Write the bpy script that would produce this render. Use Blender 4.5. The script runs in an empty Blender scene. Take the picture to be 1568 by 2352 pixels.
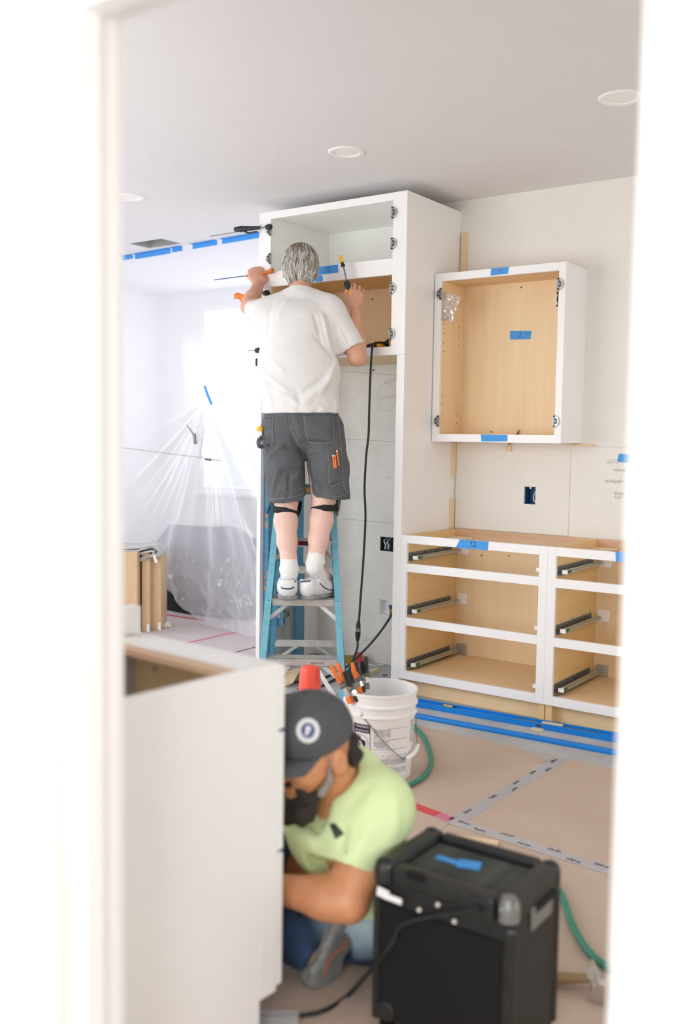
import bpy, bmesh, math, random
import numpy as np
from mathutils import Vector, Matrix, Euler
rnd = random.Random(7)
sc = bpy.context.scene
COL = sc.collection

# ------------------------------------------------------------------ camera (solved from the cabinets' edges)
F, YAW, PIT, ROL, CAMH = 2243.4, .6186, -.0754, -.0147, 1.385
_c, _s = math.cos(YAW), math.sin(YAW)
FW = np.array([-_s*math.cos(PIT), _c*math.cos(PIT), math.sin(PIT)])
_r0 = np.array([_c, _s, 0.]); _u0 = np.cross(_r0, FW)
RT = _r0*math.cos(ROL) - _u0*math.sin(ROL)
UP = _r0*math.sin(ROL) + _u0*math.cos(ROL)
CP = np.array([0., 0., CAMH])
HR = np.array([_c, _s, 0.]); HF = np.array([-_s, _c, 0.]); ZZ = np.array([0., 0., 1.])   # level right / ahead / up
cam = bpy.data.cameras.new('camera'); co = bpy.data.objects.new('camera', cam); COL.objects.link(co)
cam.sensor_fit = 'VERTICAL'; cam.sensor_height = 36.; cam.sensor_width = 24.; cam.lens = F/2352*36
cam.clip_start = .02; cam.clip_end = 100
M = Matrix.Identity(4)
for i in range(3):
    M[i][0] = RT[i]; M[i][1] = UP[i]; M[i][2] = -FW[i]; M[i][3] = CP[i]
co.matrix_world = M
cam.dof.use_dof = True; cam.dof.focus_distance = 5.15; cam.dof.aperture_fstop = 1.7
sc.camera = co

# ------------------------------------------------------------------ world, daylight at the windows, an added front light, exposure
w = bpy.data.worlds.new('daylight'); sc.world = w; w.use_nodes = True
w.node_tree.nodes['Background'].inputs[0].default_value = (.86, .93, 1., 1)
w.node_tree.nodes['Background'].inputs[1].default_value = 1.1
def area(name, loc, aim, sx, sy, power, color=(1, 1, 1)):
    l = bpy.data.lights.new(name, 'AREA'); l.shape = 'RECTANGLE'; l.size = sx; l.size_y = sy
    l.energy = power; l.color = color
    o = bpy.data.objects.new(name, l); COL.objects.link(o); o.location = loc
    o.rotation_euler = Vector(aim).to_track_quat('-Z', 'Y').to_euler()
    return o
area('window_daylight_left', (-7.10, 2.4, 1.35), (1, 0, 0), 2.6, 2.1, 50, (.97, .985, 1))
area('window_daylight_right', (3.10, 2.9, 1.35), (-1, 0, 0), 3.0, 2.1, 48, (1, .985, .96))
area('window_daylight_front', (-3.9, .972, 1.5), (0, 1, 0), 2.6, 1.7, 62, (.99, .99, 1))  # area light added to brighten the cabinet fronts; no window known here
area('window_daylight_hall', (.2, -2.40, 1.5), (0, 1, 0), 2.4, 2.0, 128, (1, .99, .985))
area('window_daylight_far', (-5.2, 6.90, 1.73), (0, -1, 0), 2.6, 1.7, 32, (.90, .91, 1))
sc.view_settings.view_transform = 'Standard'; sc.view_settings.look = 'None'
sc.view_settings.gamma = 1; sc.view_settings.use_curve_mapping = False
sc.view_settings.exposure = 0.1
sc.cycles.max_bounces = 10; sc.cycles.diffuse_bounces = 6; sc.cycles.transparent_max_bounces = 12
sc.cycles.sample_clamp_indirect = 8.0; sc.cycles.caustics_reflective = False; sc.cycles.caustics_refractive = False

# ------------------------------------------------------------------ pixel -> place on a known surface
def ray(x, y): return FW + RT*(x-784)/F - UP*(y-1176)/F
def _on(ax, v, x, y):
    d = ray(x, y); return CP + d*((v-CP[ax])/d[ax])
def onX(v, x, y): return _on(0, v, x, y)
def onY(v, x, y): return _on(1, v, x, y)
def onZ(v, x, y): return _on(2, v, x, y)
def at(dep, x, y): return CP + ray(x, y)*dep
def pr(p):
    d = np.asarray(p, float)-CP; c = d@FW
    return np.array([784+F*(d@RT)/c, 1176-F*(d@UP)/c, c])

# ------------------------------------------------------------------ materials
def _new(name):
    m = bpy.data.materials.new(name); m.use_nodes = True
    nt = m.node_tree; b = nt.nodes['Principled BSDF']
    return m, nt, b
def srgb(c):
    return tuple((v/12.92 if v <= .04045 else ((v+.055)/1.055)**2.4) for v in (x/255 for x in c))
def mat(name, rgb, rough=.5, metal=0., var=0., vscale=8., bump=0., bscale=60., spec=.5, stretch=None, rgb2=None, **kw):
    m, nt, b = _new(name)
    c = srgb(rgb)
    b.inputs['Base Color'].default_value = (*c, 1)
    b.inputs['Roughness'].default_value = rough; b.inputs['Metallic'].default_value = metal
    b.inputs['Specular IOR Level'].default_value = spec
    for k, v in kw.items(): b.inputs[k.replace('_', ' ')].default_value = v
    N = nt.nodes; L = nt.links
    if var or bump:
        tc = N.new('ShaderNodeTexCoord'); mp = N.new('ShaderNodeMapping')
        L.new(tc.outputs['Object'], mp.inputs[0])
        if stretch: mp.inputs['Scale'].default_value = stretch
    if var:
        n = N.new('ShaderNodeTexNoise'); n.inputs['Scale'].default_value = vscale; n.inputs['Detail'].default_value = 5; n.inputs['Roughness'].default_value = .65
        L.new(mp.outputs[0], n.inputs['Vector'])
        r = N.new('ShaderNodeValToRGB'); r.color_ramp.elements[0].position = .3; r.color_ramp.elements[1].position = .7
        c2 = srgb(rgb2) if rgb2 else tuple(v*(1-var) for v in c)
        r.color_ramp.elements[0].color = (*c2, 1)
        r.color_ramp.elements[1].color = (*(tuple(min(1, v*(1+var*.35)) for v in c) if not rgb2 else c), 1)
        L.new(n.outputs[0], r.inputs[0]); L.new(r.outputs[0], b.inputs['Base Color'])
    if bump:
        n2 = N.new('ShaderNodeTexNoise'); n2.inputs['Scale'].default_value = bscale; n2.inputs['Detail'].default_value = 4
        L.new(mp.outputs[0], n2.inputs['Vector'])
        bp = N.new('ShaderNodeBump'); bp.inputs['Strength'].default_value = bump; bp.inputs['Distance'].default_value = .004
        L.new(n2.outputs[0], bp.inputs['Height']); L.new(bp.outputs[0], b.inputs['Normal'])
    return m
def wood(name, a, b_, scale=9., axis=2, rough=.55):
    "maple-like ply: long soft grain along one axis, plus a fine fleck"
    m, nt, b = _new(name); N = nt.nodes; L = nt.links
    tc = N.new('ShaderNodeTexCoord'); mp = N.new('ShaderNodeMapping'); L.new(tc.outputs['Object'], mp.inputs[0])
    s = [scale]*3; s[axis] = scale*.09; mp.inputs['Scale'].default_value = s
    n = N.new('ShaderNodeTexNoise'); n.inputs['Scale'].default_value = 1.6; n.inputs['Detail'].default_value = 7; n.inputs['Roughness'].default_value = .7
    L.new(mp.outputs[0], n.inputs['Vector'])
    r = N.new('ShaderNodeValToRGB'); r.color_ramp.elements[0].position = .25; r.color_ramp.elements[1].position = .75
    r.color_ramp.elements[0].color = (*srgb(a), 1); r.color_ramp.elements[1].color = (*srgb(b_), 1)
    L.new(n.outputs[0], r.inputs[0]); L.new(r.outputs[0], b.inputs['Base Color'])
    b.inputs['Roughness'].default_value = rough; b.inputs['Specular IOR Level'].default_value = .3
    return m
MT = {}
MT['paint'] = mat('white_cabinet_paint', (244, 243, 242), .38, var=.015, vscale=3)
MT['paint_in'] = mat('white_interior', (250, 250, 246), .45)
MT['trim'] = mat('white_trim_paint', (248, 246, 244), .35)
MT['wall'] = mat('primed_drywall', (238, 235, 229), .85, var=.03, vscale=5, bump=.12, bscale=220)
MT['raw'] = mat('raw_drywall', (234, 232, 226), .9, var=.10, vscale=5, bump=.12, bscale=160, rgb2=(218, 217, 212))
MT['ceil'] = mat('ceiling_paint', (232, 230, 231), .9, var=.02, vscale=4, bump=.35, bscale=260)
MT['conc'] = mat('concrete', (196, 197, 198), .8, var=.25, vscale=4, bump=.2, bscale=40, rgb2=(172, 173, 174))
MT['paper'] = mat('builder_paper', (203, 182, 166), .8, var=.08, vscale=2.6, bump=.12, bscale=30, rgb2=(192, 170, 153))
MT['paper2'] = mat('builder_paper_pale', (200, 190, 190), .8, var=.07, vscale=3.0)
MT['maple'] = wood('maple_ply', (234, 206, 164), (246, 224, 188))
MT['maple_x'] = wood('maple_ply_across', (226, 194, 152), (238, 210, 170), axis=0)
MT['maple_y'] = wood('maple_ply_deep', (224, 188, 132), (238, 208, 158), axis=1)
MT['toe'] = wood('toe_ply', (236, 204, 160), (246, 220, 180), axis=0)
MT['nailer'] = wood('nailer_rail', (206, 160, 128), (236, 208, 176), scale=7, axis=0)
MT['pine'] = wood('pine_shim', (228, 200, 158), (244, 222, 188), scale=22)
MT['beam'] = wood('beech_board', (206, 172, 132), (228, 198, 160), scale=16)
MT['zinc'] = mat('zinc_steel', (182, 178, 166), .4, .35)
MT['zinc_dark'] = mat('zinc_dark', (128, 130, 128), .4, .35)
MT['nickel'] = mat('nickel', (205, 205, 200), .18, 1.)
MT['alu'] = mat('worn_aluminium', (205, 205, 202), .42, .55, var=.22, vscale=20, stretch=(1, 1, 1))
MT['tape'] = mat('blue_painters_tape', (74, 158, 232), .7, var=.08, vscale=30)
MT['ink'] = mat('ink', (38, 40, 70), .6)
MT['pencil'] = mat('pencil_line', (184, 182, 180), .8)
MT['redink'] = mat('red_ink', (150, 60, 80), .7)
MT['blue'] = mat('level_blue', (0, 126, 214), .38, var=.10, vscale=18)
MT['blue_in'] = mat('level_channel', (126, 130, 130), .5, .5)
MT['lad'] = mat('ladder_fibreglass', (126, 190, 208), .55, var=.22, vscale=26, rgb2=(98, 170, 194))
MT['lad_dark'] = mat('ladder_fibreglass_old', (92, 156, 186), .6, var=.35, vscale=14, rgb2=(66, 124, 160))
MT['black'] = mat('black_plastic', (26, 27, 29), .45)
MT['rubber'] = mat('black_rubber', (22, 24, 25), .6)
MT['cord'] = mat('cord_jacket', (24, 36, 36), .45)
MT['orange'] = mat('orange_vinyl', (246, 124, 44), .4)
MT['yellow'] = mat('yellow_plastic', (248, 186, 50), .4)
MT['copper'] = mat('orange_jaw', (206, 110, 50), .4)
MT['white_pl'] = mat('white_plastic', (248, 247, 248), .35, var=.04, vscale=10, Subsurface_Weight=.0)
MT['green_pl'] = mat('green_plastic', (30, 140, 76), .5)
MT['cone'] = mat('cone_vinyl', (252, 92, 72), .35)
MT['hose'] = mat('green_hose', (52, 134, 112), .45)
MT['darkbox'] = mat('box_dark', (60, 54, 46), .8)
MT['bluebox'] = mat('blue_pvc', (30, 84, 130), .5)
MT['brass'] = mat('brass', (190, 160, 100), .3, .9)
MT['felt'] = mat('grey_felt', (196, 197, 198), .95, bump=.3, bscale=200)
MT['blackvoid'] = mat('black_cloth', (14, 13, 15), .95)
MT['red_tape'] = mat('red_tape', (214, 70, 78), .55, var=.12, vscale=24)
MT['pink_tape'] = mat('pink_tape', (206, 120, 150), .55)
MT['print_grey'] = mat('label_print', (128, 128, 136), .6)
MT['print_red'] = mat('label_red', (214, 60, 84), .6)
MT['print_navy'] = mat('label_navy', (38, 30, 62), .6)
def clear_tape():
    m, nt, b = _new('clear_tape'); N = nt.nodes; L = nt.links
    out = N['Material Output']; tr = N.new('ShaderNodeBsdfTransparent'); mx = N.new('ShaderNodeMixShader')
    b.inputs['Base Color'].default_value = (*srgb((206, 204, 208)), 1); b.inputs['Roughness'].default_value = .3
    mx.inputs[0].default_value = .72; L.new(tr.outputs[0], mx.inputs[1]); L.new(b.outputs[0], mx.inputs[2]); L.new(mx.outputs[0], out.inputs[0])
    return m
MT['clear_tape'] = clear_tape()
def film(name, op, tint, gloss=.12, trans=.6):
    "thin plastic film: see-through, diffusing and a little shiny"
    m, nt, b = _new(name); N = nt.nodes; L = nt.links; N.remove(b)
    out = N['Material Output']
    tr = N.new('ShaderNodeBsdfTransparent'); tr.inputs[0].default_value = (.97, .97, .98, 1)
    tl = N.new('ShaderNodeBsdfTranslucent'); tl.inputs[0].default_value = (*tint, 1)
    df = N.new('ShaderNodeBsdfDiffuse'); df.inputs[0].default_value = (*tint, 1)
    gl = N.new('ShaderNodeBsdfGlossy'); gl.inputs['Roughness'].default_value = .16
    a = N.new('ShaderNodeMixShader'); a.inputs[0].default_value = trans; L.new(df.outputs[0], a.inputs[1]); L.new(tl.outputs[0], a.inputs[2])
    lw = N.new('ShaderNodeLayerWeight'); lw.inputs[0].default_value = .35; mr = N.new('ShaderNodeMapRange'); mr.inputs[3].default_value = op; mr.inputs[4].default_value = min(1, op+.4); L.new(lw.outputs['Facing'], mr.inputs[0])
    g = N.new('ShaderNodeMixShader'); L.new(mr.outputs[0], g.inputs[0]); L.new(tr.outputs[0], g.inputs[1]); L.new(a.outputs[0], g.inputs[2])
    h = N.new('ShaderNodeMixShader'); h.inputs[0].default_value = gloss; L.new(g.outputs[0], h.inputs[1]); L.new(gl.outputs[0], h.inputs[2])
    L.new(h.outputs[0], out.inputs[0])
    return m
MT['film'] = film('poly_sheeting', .45, (.86, .86, .93), .07, .5)
MT['bag'] = film('zip_bag_film', .25, (.9, .9, .92), .22)
MT['lens'] = mat('light_lens', (236, 235, 233), .5)
MT['foil'] = mat('foil', (206, 206, 202), .28, .55, bump=.9, bscale=28)
def pane_glass():
    m, nt, b = _new('window_glass'); N = nt.nodes; L = nt.links; N.remove(b); out = N['Material Output']
    tr = N.new('ShaderNodeBsdfTransparent'); gl = N.new('ShaderNodeBsdfGlossy'); gl.inputs['Roughness'].default_value = .03; mx = N.new('ShaderNodeMixShader'); mx.inputs[0].default_value = .05
    L.new(tr.outputs[0], mx.inputs[1]); L.new(gl.outputs[0], mx.inputs[2]); L.new(mx.outputs[0], out.inputs[0]); return m
MT['glass'] = pane_glass()

# ------------------------------------------------------------------ mesh building
ORI = {}
STUFF = {'shelf_pin_holes', 'rail_holes', 'tape_print', 'pencil_marks', 'handwriting', 'fine_print', 'screw_hole', 'lettering', 'stitching', 'sole_tread'}
def tag(o, label=None, cat=None, group=None, kind=None):
    if label: o['label'] = label
    if cat: o['category'] = cat
    if group: o['group'] = group
    if kind: o['kind'] = kind
    return o
def thing(name, loc, label=None, cat=None, group=None, kind=None):
    o = bpy.data.objects.new(name, None); COL.objects.link(o)
    o.location = [float(v) for v in loc]; o.empty_display_size = .05; ORI[o.name] = np.array(loc, float)
    return tag(o, label, cat, group, kind)
def frame_to(axis, up=(0, 0, 1)):
    "orthonormal frame (u, v, axis)"
    a = np.asarray(axis, float); a = a/np.linalg.norm(a); u = np.cross(up, a)
    if np.linalg.norm(u) < 1e-4: u = np.cross((0, 1, 0), a)
    u = u/np.linalg.norm(u); return u, np.cross(a, u), a
def smooth_path(pts, n=8):
    p = [np.asarray(q, float) for q in pts]
    if len(p) < 3: return p
    p = [2*p[0]-p[1]]+p+[2*p[-1]-p[-2]]; out = []
    for i in range(1, len(p)-2):
        for k in range(n):
            t = k/n; a, b, c, d = p[i-1:i+3]
            out.append(.5*((2*b)+(c-a)*t+(2*a-5*b+4*c-d)*t*t+(3*b-a-3*c+d)*t**3))
    out.append(p[-2]); return out
class MB:
    def __init__(s): s.v = []; s.f = []
    def add(s, v, f):
        o = len(s.v); s.v += [np.asarray(q, float) for q in v]; s.f += [tuple(i+o for i in q) for q in f]; return s
    def box(s, x0, y0, z0, x1, y1, z1):
        v = [(x, y, z) for z in (z0, z1) for y in (y0, y1) for x in (x0, x1)]
        return s.add(v, [(0, 2, 3, 1), (4, 5, 7, 6), (0, 1, 5, 4), (2, 6, 7, 3), (0, 4, 6, 2), (1, 3, 7, 5)])
    def obox(s, c, ax, hs):
        "oriented box: centre, three unit axes, half sizes"
        c = np.asarray(c, float); a, b, d = [np.asarray(q, float)*h for q, h in zip(ax, hs)]
        v = [c+i*a+j*b+k*d for k in (-1, 1) for j in (-1, 1) for i in (-1, 1)]
        return s.add(v, [(0, 2, 3, 1), (4, 5, 7, 6), (0, 1, 5, 4), (2, 6, 7, 3), (0, 4, 6, 2), (1, 3, 7, 5)])
    def bar(s, p0, p1, w, h, up=(0, 0, 1)):
        p0 = np.asarray(p0, float); p1 = np.asarray(p1, float); u, v, a = frame_to(p1-p0, up)
        return s.obox((p0+p1)/2, (u, v, a), (w/2, h/2, np.linalg.norm(p1-p0)/2))
    def cyl(s, p0, p1, r0, r1=None, n=16, cap=True):
        r1 = r0 if r1 is None else r1
        p0 = np.asarray(p0, float); p1 = np.asarray(p1, float); u, v, a = frame_to(p1-p0)
        vs = []; fs = []
        for p, r in ((p0, r0), (p1, r1)):
            for i in range(n):
                t = 2*math.pi*i/n; vs.append(p+r*(u*math.cos(t)+v*math.sin(t)))
        for i in range(n): j = (i+1) % n; fs.append((i, j, n+j, n+i))
        if cap: fs += [tuple(range(n-1, -1, -1)), tuple(range(n, 2*n))]
        return s.add(vs, fs)
    def tube(s, pts, r, n=8, smooth=0, flat=1.):
        p = smooth_path(pts, smooth) if smooth else [np.asarray(q, float) for q in pts]
        rs = r if hasattr(r, '__len__') else [r]*len(p)
        if len(rs) != len(p): rs = np.interp(np.linspace(0, 1, len(p)), np.linspace(0, 1, len(rs)), rs)
        vs = []; fs = []; pu = None
        for i, q in enumerate(p):
            t = p[min(i+1, len(p)-1)]-p[max(i-1, 0)]; u, v, a = frame_to(t)
            if pu is not None:
                u = pu-a*(pu@a); u = u/(np.linalg.norm(u)+1e-9); v = np.cross(a, u)
            pu = u
            for k in range(n):
                th = 2*math.pi*k/n; vs.append(q+rs[i]*(u*math.cos(th)+v*math.sin(th)*flat))
        for i in range(len(p)-1):
            for k in range(n):
                j = (k+1) % n; fs.append((i*n+k, i*n+j, (i+1)*n+j, (i+1)*n+k))
        e = (len(p)-1)*n; fs += [tuple(range(n-1, -1, -1)), tuple(range(e, e+n))]
        return s.add(vs, fs)
    def lathe(s, prof, c=(0, 0, 0), n=32, M=None):
        vs = []; fs = []
        for r, z in prof:
            for i in range(n):
                t = 2*math.pi*i/n; vs.append((c[0]+r*math.cos(t), c[1]+r*math.sin(t), c[2]+z))
        for k in range(len(prof)-1):
            for i in range(n):
                j = (i+1) % n; fs.append((k*n+i, k*n+j, (k+1)*n+j, (k+1)*n+i))
        if prof[0][0] > 1e-6: fs.append(tuple(range(n-1, -1, -1)))
        if prof[-1][0] > 1e-6: fs.append(tuple(range((len(prof)-1)*n, len(prof)*n)))
        return s.add(vs, fs)
    def prism(s, poly, o, u, v, w):
        "polygon in the u,v plane at o, extruded by vector w"
        o, u, v, w = [np.asarray(q, float) for q in (o, u, v, w)]; n = len(poly)
        a = [o+u*x+v*y for x, y in poly]; b = [q+w for q in a]
        fs = [tuple(range(n-1, -1, -1)), tuple(range(n, 2*n))]+[(i, (i+1) % n, n+(i+1) % n, n+i) for i in range(n)]
        return s.add(a+b, fs)
    def build(s, name, m, parent=None, bev=0., smooth=False, origin=None, sub=0):
        V = np.array(s.v)
        if origin is None:
            if parent is not None: origin = V.mean(0)
            else: origin = np.array([*(V.min(0)[:2]+V.max(0)[:2])/2, V[:, 2].min()])
        origin = np.asarray(origin, float)
        me = bpy.data.meshes.new(name); me.from_pydata([tuple(q) for q in V-origin], [], s.f); me.update()
        bm = bmesh.new(); bm.from_mesh(me); bmesh.ops.recalc_face_normals(bm, faces=bm.faces); bm.to_mesh(me); bm.free()
        o = bpy.data.objects.new(name, me); COL.objects.link(o)
        if isinstance(m, str): m = MT[m]
        me.materials.append(m)
        place(o, origin, parent)
        if name in STUFF: o['kind'] = 'stuff'
        if bev:
            b = o.modifiers.new('edge', 'BEVEL'); b.width = bev; b.segments = 2; b.limit_method = 'ANGLE'; b.angle_limit = .6
        if sub:
            b = o.modifiers.new('smooth', 'SUBSURF'); b.levels = sub; b.render_levels = sub
        if smooth:
            for p in me.polygons: p.use_smooth = True
            if not sub: me.set_sharp_from_angle(angle=.75)
        return o
def place(o, origin, parent):
    ORI[o.name] = np.asarray(origin, float)
    if parent is not None:
        o.parent = parent; o.location = [float(v) for v in ORI[o.name]-ORI[parent.name]]
    else: o.location = [float(v) for v in origin]
def box(name, m, parent, x0, y0, z0, x1, y1, z1, bev=.0015):
    return MB().box(min(x0, x1), min(y0, y1), min(z0, z1), max(x0, x1), max(y0, y1), max(z0, z1)).build(name, m, parent, bev)
def copy_part(src, origin, parent):
    o = src.copy(); COL.objects.link(o); place(o, origin, parent)
    for ch in list(src.children):
        if ch == o: continue
        c = ch.copy(); COL.objects.link(c); ORI[c.name] = np.asarray(origin, float)+np.array(ch.location); c.parent = o
    return o
def mesh_text(txt, size):
    "flat outline of a line of type as (verts, faces), left-bottom at the origin"
    cu = bpy.data.curves.new('t', 'FONT'); cu.body = txt; cu.size = size; cu.resolution_u = 2
    ob = bpy.data.objects.new('t', cu); COL.objects.link(ob)
    me = bpy.data.meshes.new_from_object(ob.evaluated_get(bpy.context.evaluated_depsgraph_get()))
    v = np.array([q.co[:] for q in me.vertices]).reshape(-1, 3); f = [tuple(p.vertices) for p in me.polygons]
    bpy.data.objects.remove(ob); bpy.data.curves.remove(cu); bpy.data.meshes.remove(me)
    return v, f
def ribbon(mb, pts, wdt, o, u, v, n):
    "pen stroke on a plane: flat ribbon through 2-D points"
    o, u, v, n = [np.asarray(q, float) for q in (o, u, v, n)]
    for (a, b) in zip(pts[:-1], pts[1:]):
        p, q = o+u*a[0]+v*a[1], o+u*b[0]+v*b[1]
        d = q-p; l = np.linalg.norm(d)
        if l < 1e-6: continue
        d = d/l; s_ = np.cross(n, d)*wdt/2; e = d*wdt*.4
        mb.add([p-e+s_, p-e-s_, q+e-s_, q+e+s_], [(0, 1, 2, 3)])
DIG = {'1': [[(.2, .8), (.5, 1), (.45, 0)]], '2': [[(.05, .75), (.3, 1), (.7, .9), (.65, .55), (0, 0), (.4, .12), (.85, .02)]],
       '3': [[(.1, .95), (.5, 1), (.6, .75), (.3, .55), (.65, .4), (.55, .08), (.05, .05)]],
       '7': [[(0, .95), (.8, 1), (.35, 0)]], 'o': [[(.5, .9), (.1, .6), (.3, .2), (.7, .4), (.5, .8), (.45, .3)]]}

# ------------------------------------------------------------------ the setting
DX0, DX1, DY0, DY1, DH = -1.212, -.328, .945, 1.08, 2.032
YF, YW, YU, ZC = 4.416, 4.997, 4.707, 2.738
def st(o): o['kind'] = 'structure'; return o
st(MB().box(-7.0, -2.3, -.12, 3.0, 6.8, 0).build('floor', 'conc'))
DUCT = (-5.34, 4.85, -5.01, 5.06)
mb = MB()
for (x0, y0, x1, y1) in ((-7, .94, DUCT[0], 6.8), (DUCT[2], .94, 3, 6.8), (DUCT[0], .94, DUCT[2], DUCT[1]), (DUCT[0], DUCT[3], DUCT[2], 6.8), (-2.2, -2.3, 3, .94)):
    mb.box(x0, y0, ZC, x1, y1, ZC+.12)
st(mb.build('ceiling', 'ceil'))
# back wall: the cabinets' wall, with the cut-outs for the boxes
BOXES = {'outlet': (-2.312, 1.036, -2.243, 1.133), 'switch': (-3.262, .70, -3.135, .788), 'water': (-3.264, .297, -3.115, .402)}
def wall_with_holes(name, x0, x1, z0, z1, y0, y1, holes, m):
    xs = sorted({x0, x1, *[h[0] for h in holes], *[h[2] for h in holes]}); zs = sorted({z0, z1, *[h[1] for h in holes], *[h[3] for h in holes]})
    mb = MB()
    for i in range(len(xs)-1):
        for j in range(len(zs)-1):
            cx, cz = (xs[i]+xs[i+1])/2, (zs[j]+zs[j+1])/2
            if not any(h[0] < cx < h[2] and h[1] < cz < h[3] for h in holes):
                mb.box(xs[i], y0, zs[j], xs[i+1], y1, zs[j+1])
    return mb
o = st(wall_with_holes('wall_back', -2.79, 3.0, 0, ZC, YW, YW+.12, [BOXES['outlet']], 'wall').build('wall_back', 'wall')); WB = o
# unfinished drywall inside the refrigerator bay, one piece of the same wall
WR = st(wall_with_holes('wall_bay', -3.95, -2.79, 0, ZC, YW, YW+.12, [BOXES['switch'], BOXES['water']], 'raw').build('wall_bay', 'raw'))
# pencil lines and scribbles on the bay drywall, scuffs on the kitchen wall
mb = MB(); q = YW-.0006
def wl(mb, pts, wd=.0022): ribbon(mb, [(p[0], p[2]) for p in pts], wd, (0, q, 0), (1, 0, 0), (0, 0, 1), (0, -1, 0))
for row in (((790, 1008), (912, 1015)), ((785, 1191), (908, 1203)), ((776, 852), (911, 862))):
    wl(mb, [onY(YW, *p) for p in row], .003)
el = [onY(YW, 888+22*math.cos(t)*.9+8*math.sin(t), 912+30*math.sin(t)-12*math.cos(t)) for t in np.linspace(0, 6.2, 26)]
wl(mb, el, .002)
for (cx, cy, n) in ((883, 915, 6), (893, 876, 4), (897, 1098, 4)):
    for k in range(n):
        x = cx-12+k*7; wl(mb, [onY(YW, x, cy+6-k*1.3), onY(YW, x+3, cy-4-k*1.3), onY(YW, x+5, cy+4-k*1.3)], .002)
mb.build('pencil_marks', 'pencil', WR)
mb = MB()
g = random.Random(3)
for (x0, y0, x1, n) in ((1392, 1062, 1418, 4), (1408, 1080, 1436, 6), (1388, 1106, 1432, 10), (1410, 1134, 1432, 5), (1410, 1142, 1430, 3)):
    x = x0
    for k in range(n):
        d = (x1-x0)/n; wl(mb, [onY(YW, x, y0), onY(YW, x+d*.35, y0-5*g.random()), onY(YW, x+d*.6, y0+4*g.random()), onY(YW, x+d, y0)], .0022); x += d
wl(mb, [onY(YW, 1397, 1064), onY(YW, 1398, 1056), onY(YW, 1430, 1055)], .002)
wl(mb, [onY(YW, 1346, 1024), onY(YW, 1450, 1029)], .0015)
mb.build('pencil_marks', 'pencil', WB)
# drywall joint: a shallow board edge below the wall cabinet
st(wall_with_holes('', -2.741, -2.050, .876, 1.372, YW-.010, YW, [BOXES['outlet']], 'wall').build('trim_1', 'wall'))
# other walls of the room and of the hall
def xwall(name, x, y0, y1, holes, m='wall'):
    ys = sorted({y0, y1, *[h[0] for h in holes], *[h[2] for h in holes]}); zs = sorted({0, ZC, *[h[1] for h in holes], *[h[3] for h in holes]}); mb = MB()
    for i in range(len(ys)-1):
        for j in range(len(zs)-1):
            cy, cz = (ys[i]+ys[i+1])/2, (zs[j]+zs[j+1])/2
            if not any(h[0] < cy < h[2] and h[1] < cz < h[3] for h in holes): mb.box(x, ys[i], zs[j], x+.12, ys[i+1], zs[j+1])
    return st(mb.build(name, m))
xwall('wall_left', -7.12, -2.3, 6.8, [(1.1, .3, 3.7, 2.4)])
xwall('wall_right', 3.0, -2.3, 6.8, [(1.4, .3, 4.4, 2.4)])
xwall('wall_hall_side', -2.32, -2.3, DY0+.02, [])
st(wall_with_holes('wall_hall', -2.2, 3, 0, ZC, -2.42, -2.3, [(-1, .5, 1.4, 2.5)], 'wall').build('wall_hall', 'wall'))
st(wall_with_holes('wall_far', -7, 3, 0, ZC, 6.8, 6.92, [(-6.5, .86, -3.9, 2.6)], 'wall').build('wall_far', 'wall'))
xwall('wall_bay_side', -3.95, YW+.12, 6.8, [])
# the doorway we look through
mb = wall_with_holes('', -7.0, DX0-.02, 0, ZC, DY0+.02, DY1-.02, [(-5.2, .65, -2.6, 2.35)], 'wall'); mb.box(DX1+.02, DY0+.02, 0, 3, DY1-.02, ZC); mb.box(DX0-.02, DY0+.02, DH+.02, DX1+.02, DY1-.02, ZC)  # opening left of the door is made up for the added front light
st(mb.build('wall_front', 'wall'))
d = thing('door_1', ((DX0+DX1)/2, DY0, 0), kind='structure')
box('jamb', 'trim', d, DX0-.02, DY0, 0, DX0, DY1, DH+.02, .002)
box('jamb', 'trim', d, DX1, DY0, 0, DX1+.02, DY1, DH+.02, .002)
box('head_jamb', 'trim', d, DX0, DY0, DH, DX1, DY1, DH+.02, .002)
for (a, b) in ((DX0, .012), (DX1, -.012)):
    box('door_stop', 'trim', d, a, DY0+.052, 0, a+b, DY0+.090, DH, .002)
box('door_stop', 'trim', d, DX0+.012, DY0+.052, DH-.012, DX1-.012, DY0+.090, DH, .002)
for y0, y1 in ((DY0-.017, DY0), (DY1, DY1+.017)):
    box('casing', 'trim', d, DX0-.085, y0, 0, DX0-.006, y1, DH+.085, .004)
    box('casing', 'trim', d, DX1+.006, y0, 0, DX1+.085, y1, DH+.085, .004)
    box('casing', 'trim', d, DX0-.006, y0, DH+.006, DX1+.006, y1, DH+.085, .004)
hp = [onX(DX0, 205, 52), onX(DX0, 222, 52)]; hy0, hy1 = sorted((hp[0][1], hp[1][1]))
z0, z1 = onX(DX0, 212, 232)[2], onX(DX0, 212, 48)[2]
box('hinge_mortise', 'pine', d, DX0-.003, hy0, z0, DX0+.0008, hy1, z1, 0)
z0, z1 = onX(DX0, 208, 1690)[2], onX(DX0, 208, 1445)[2]
box('hinge_mortise', 'felt', d, DX0-.003, hy0, z0, DX0+.0008, hy1-.004, z1, 0)
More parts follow.
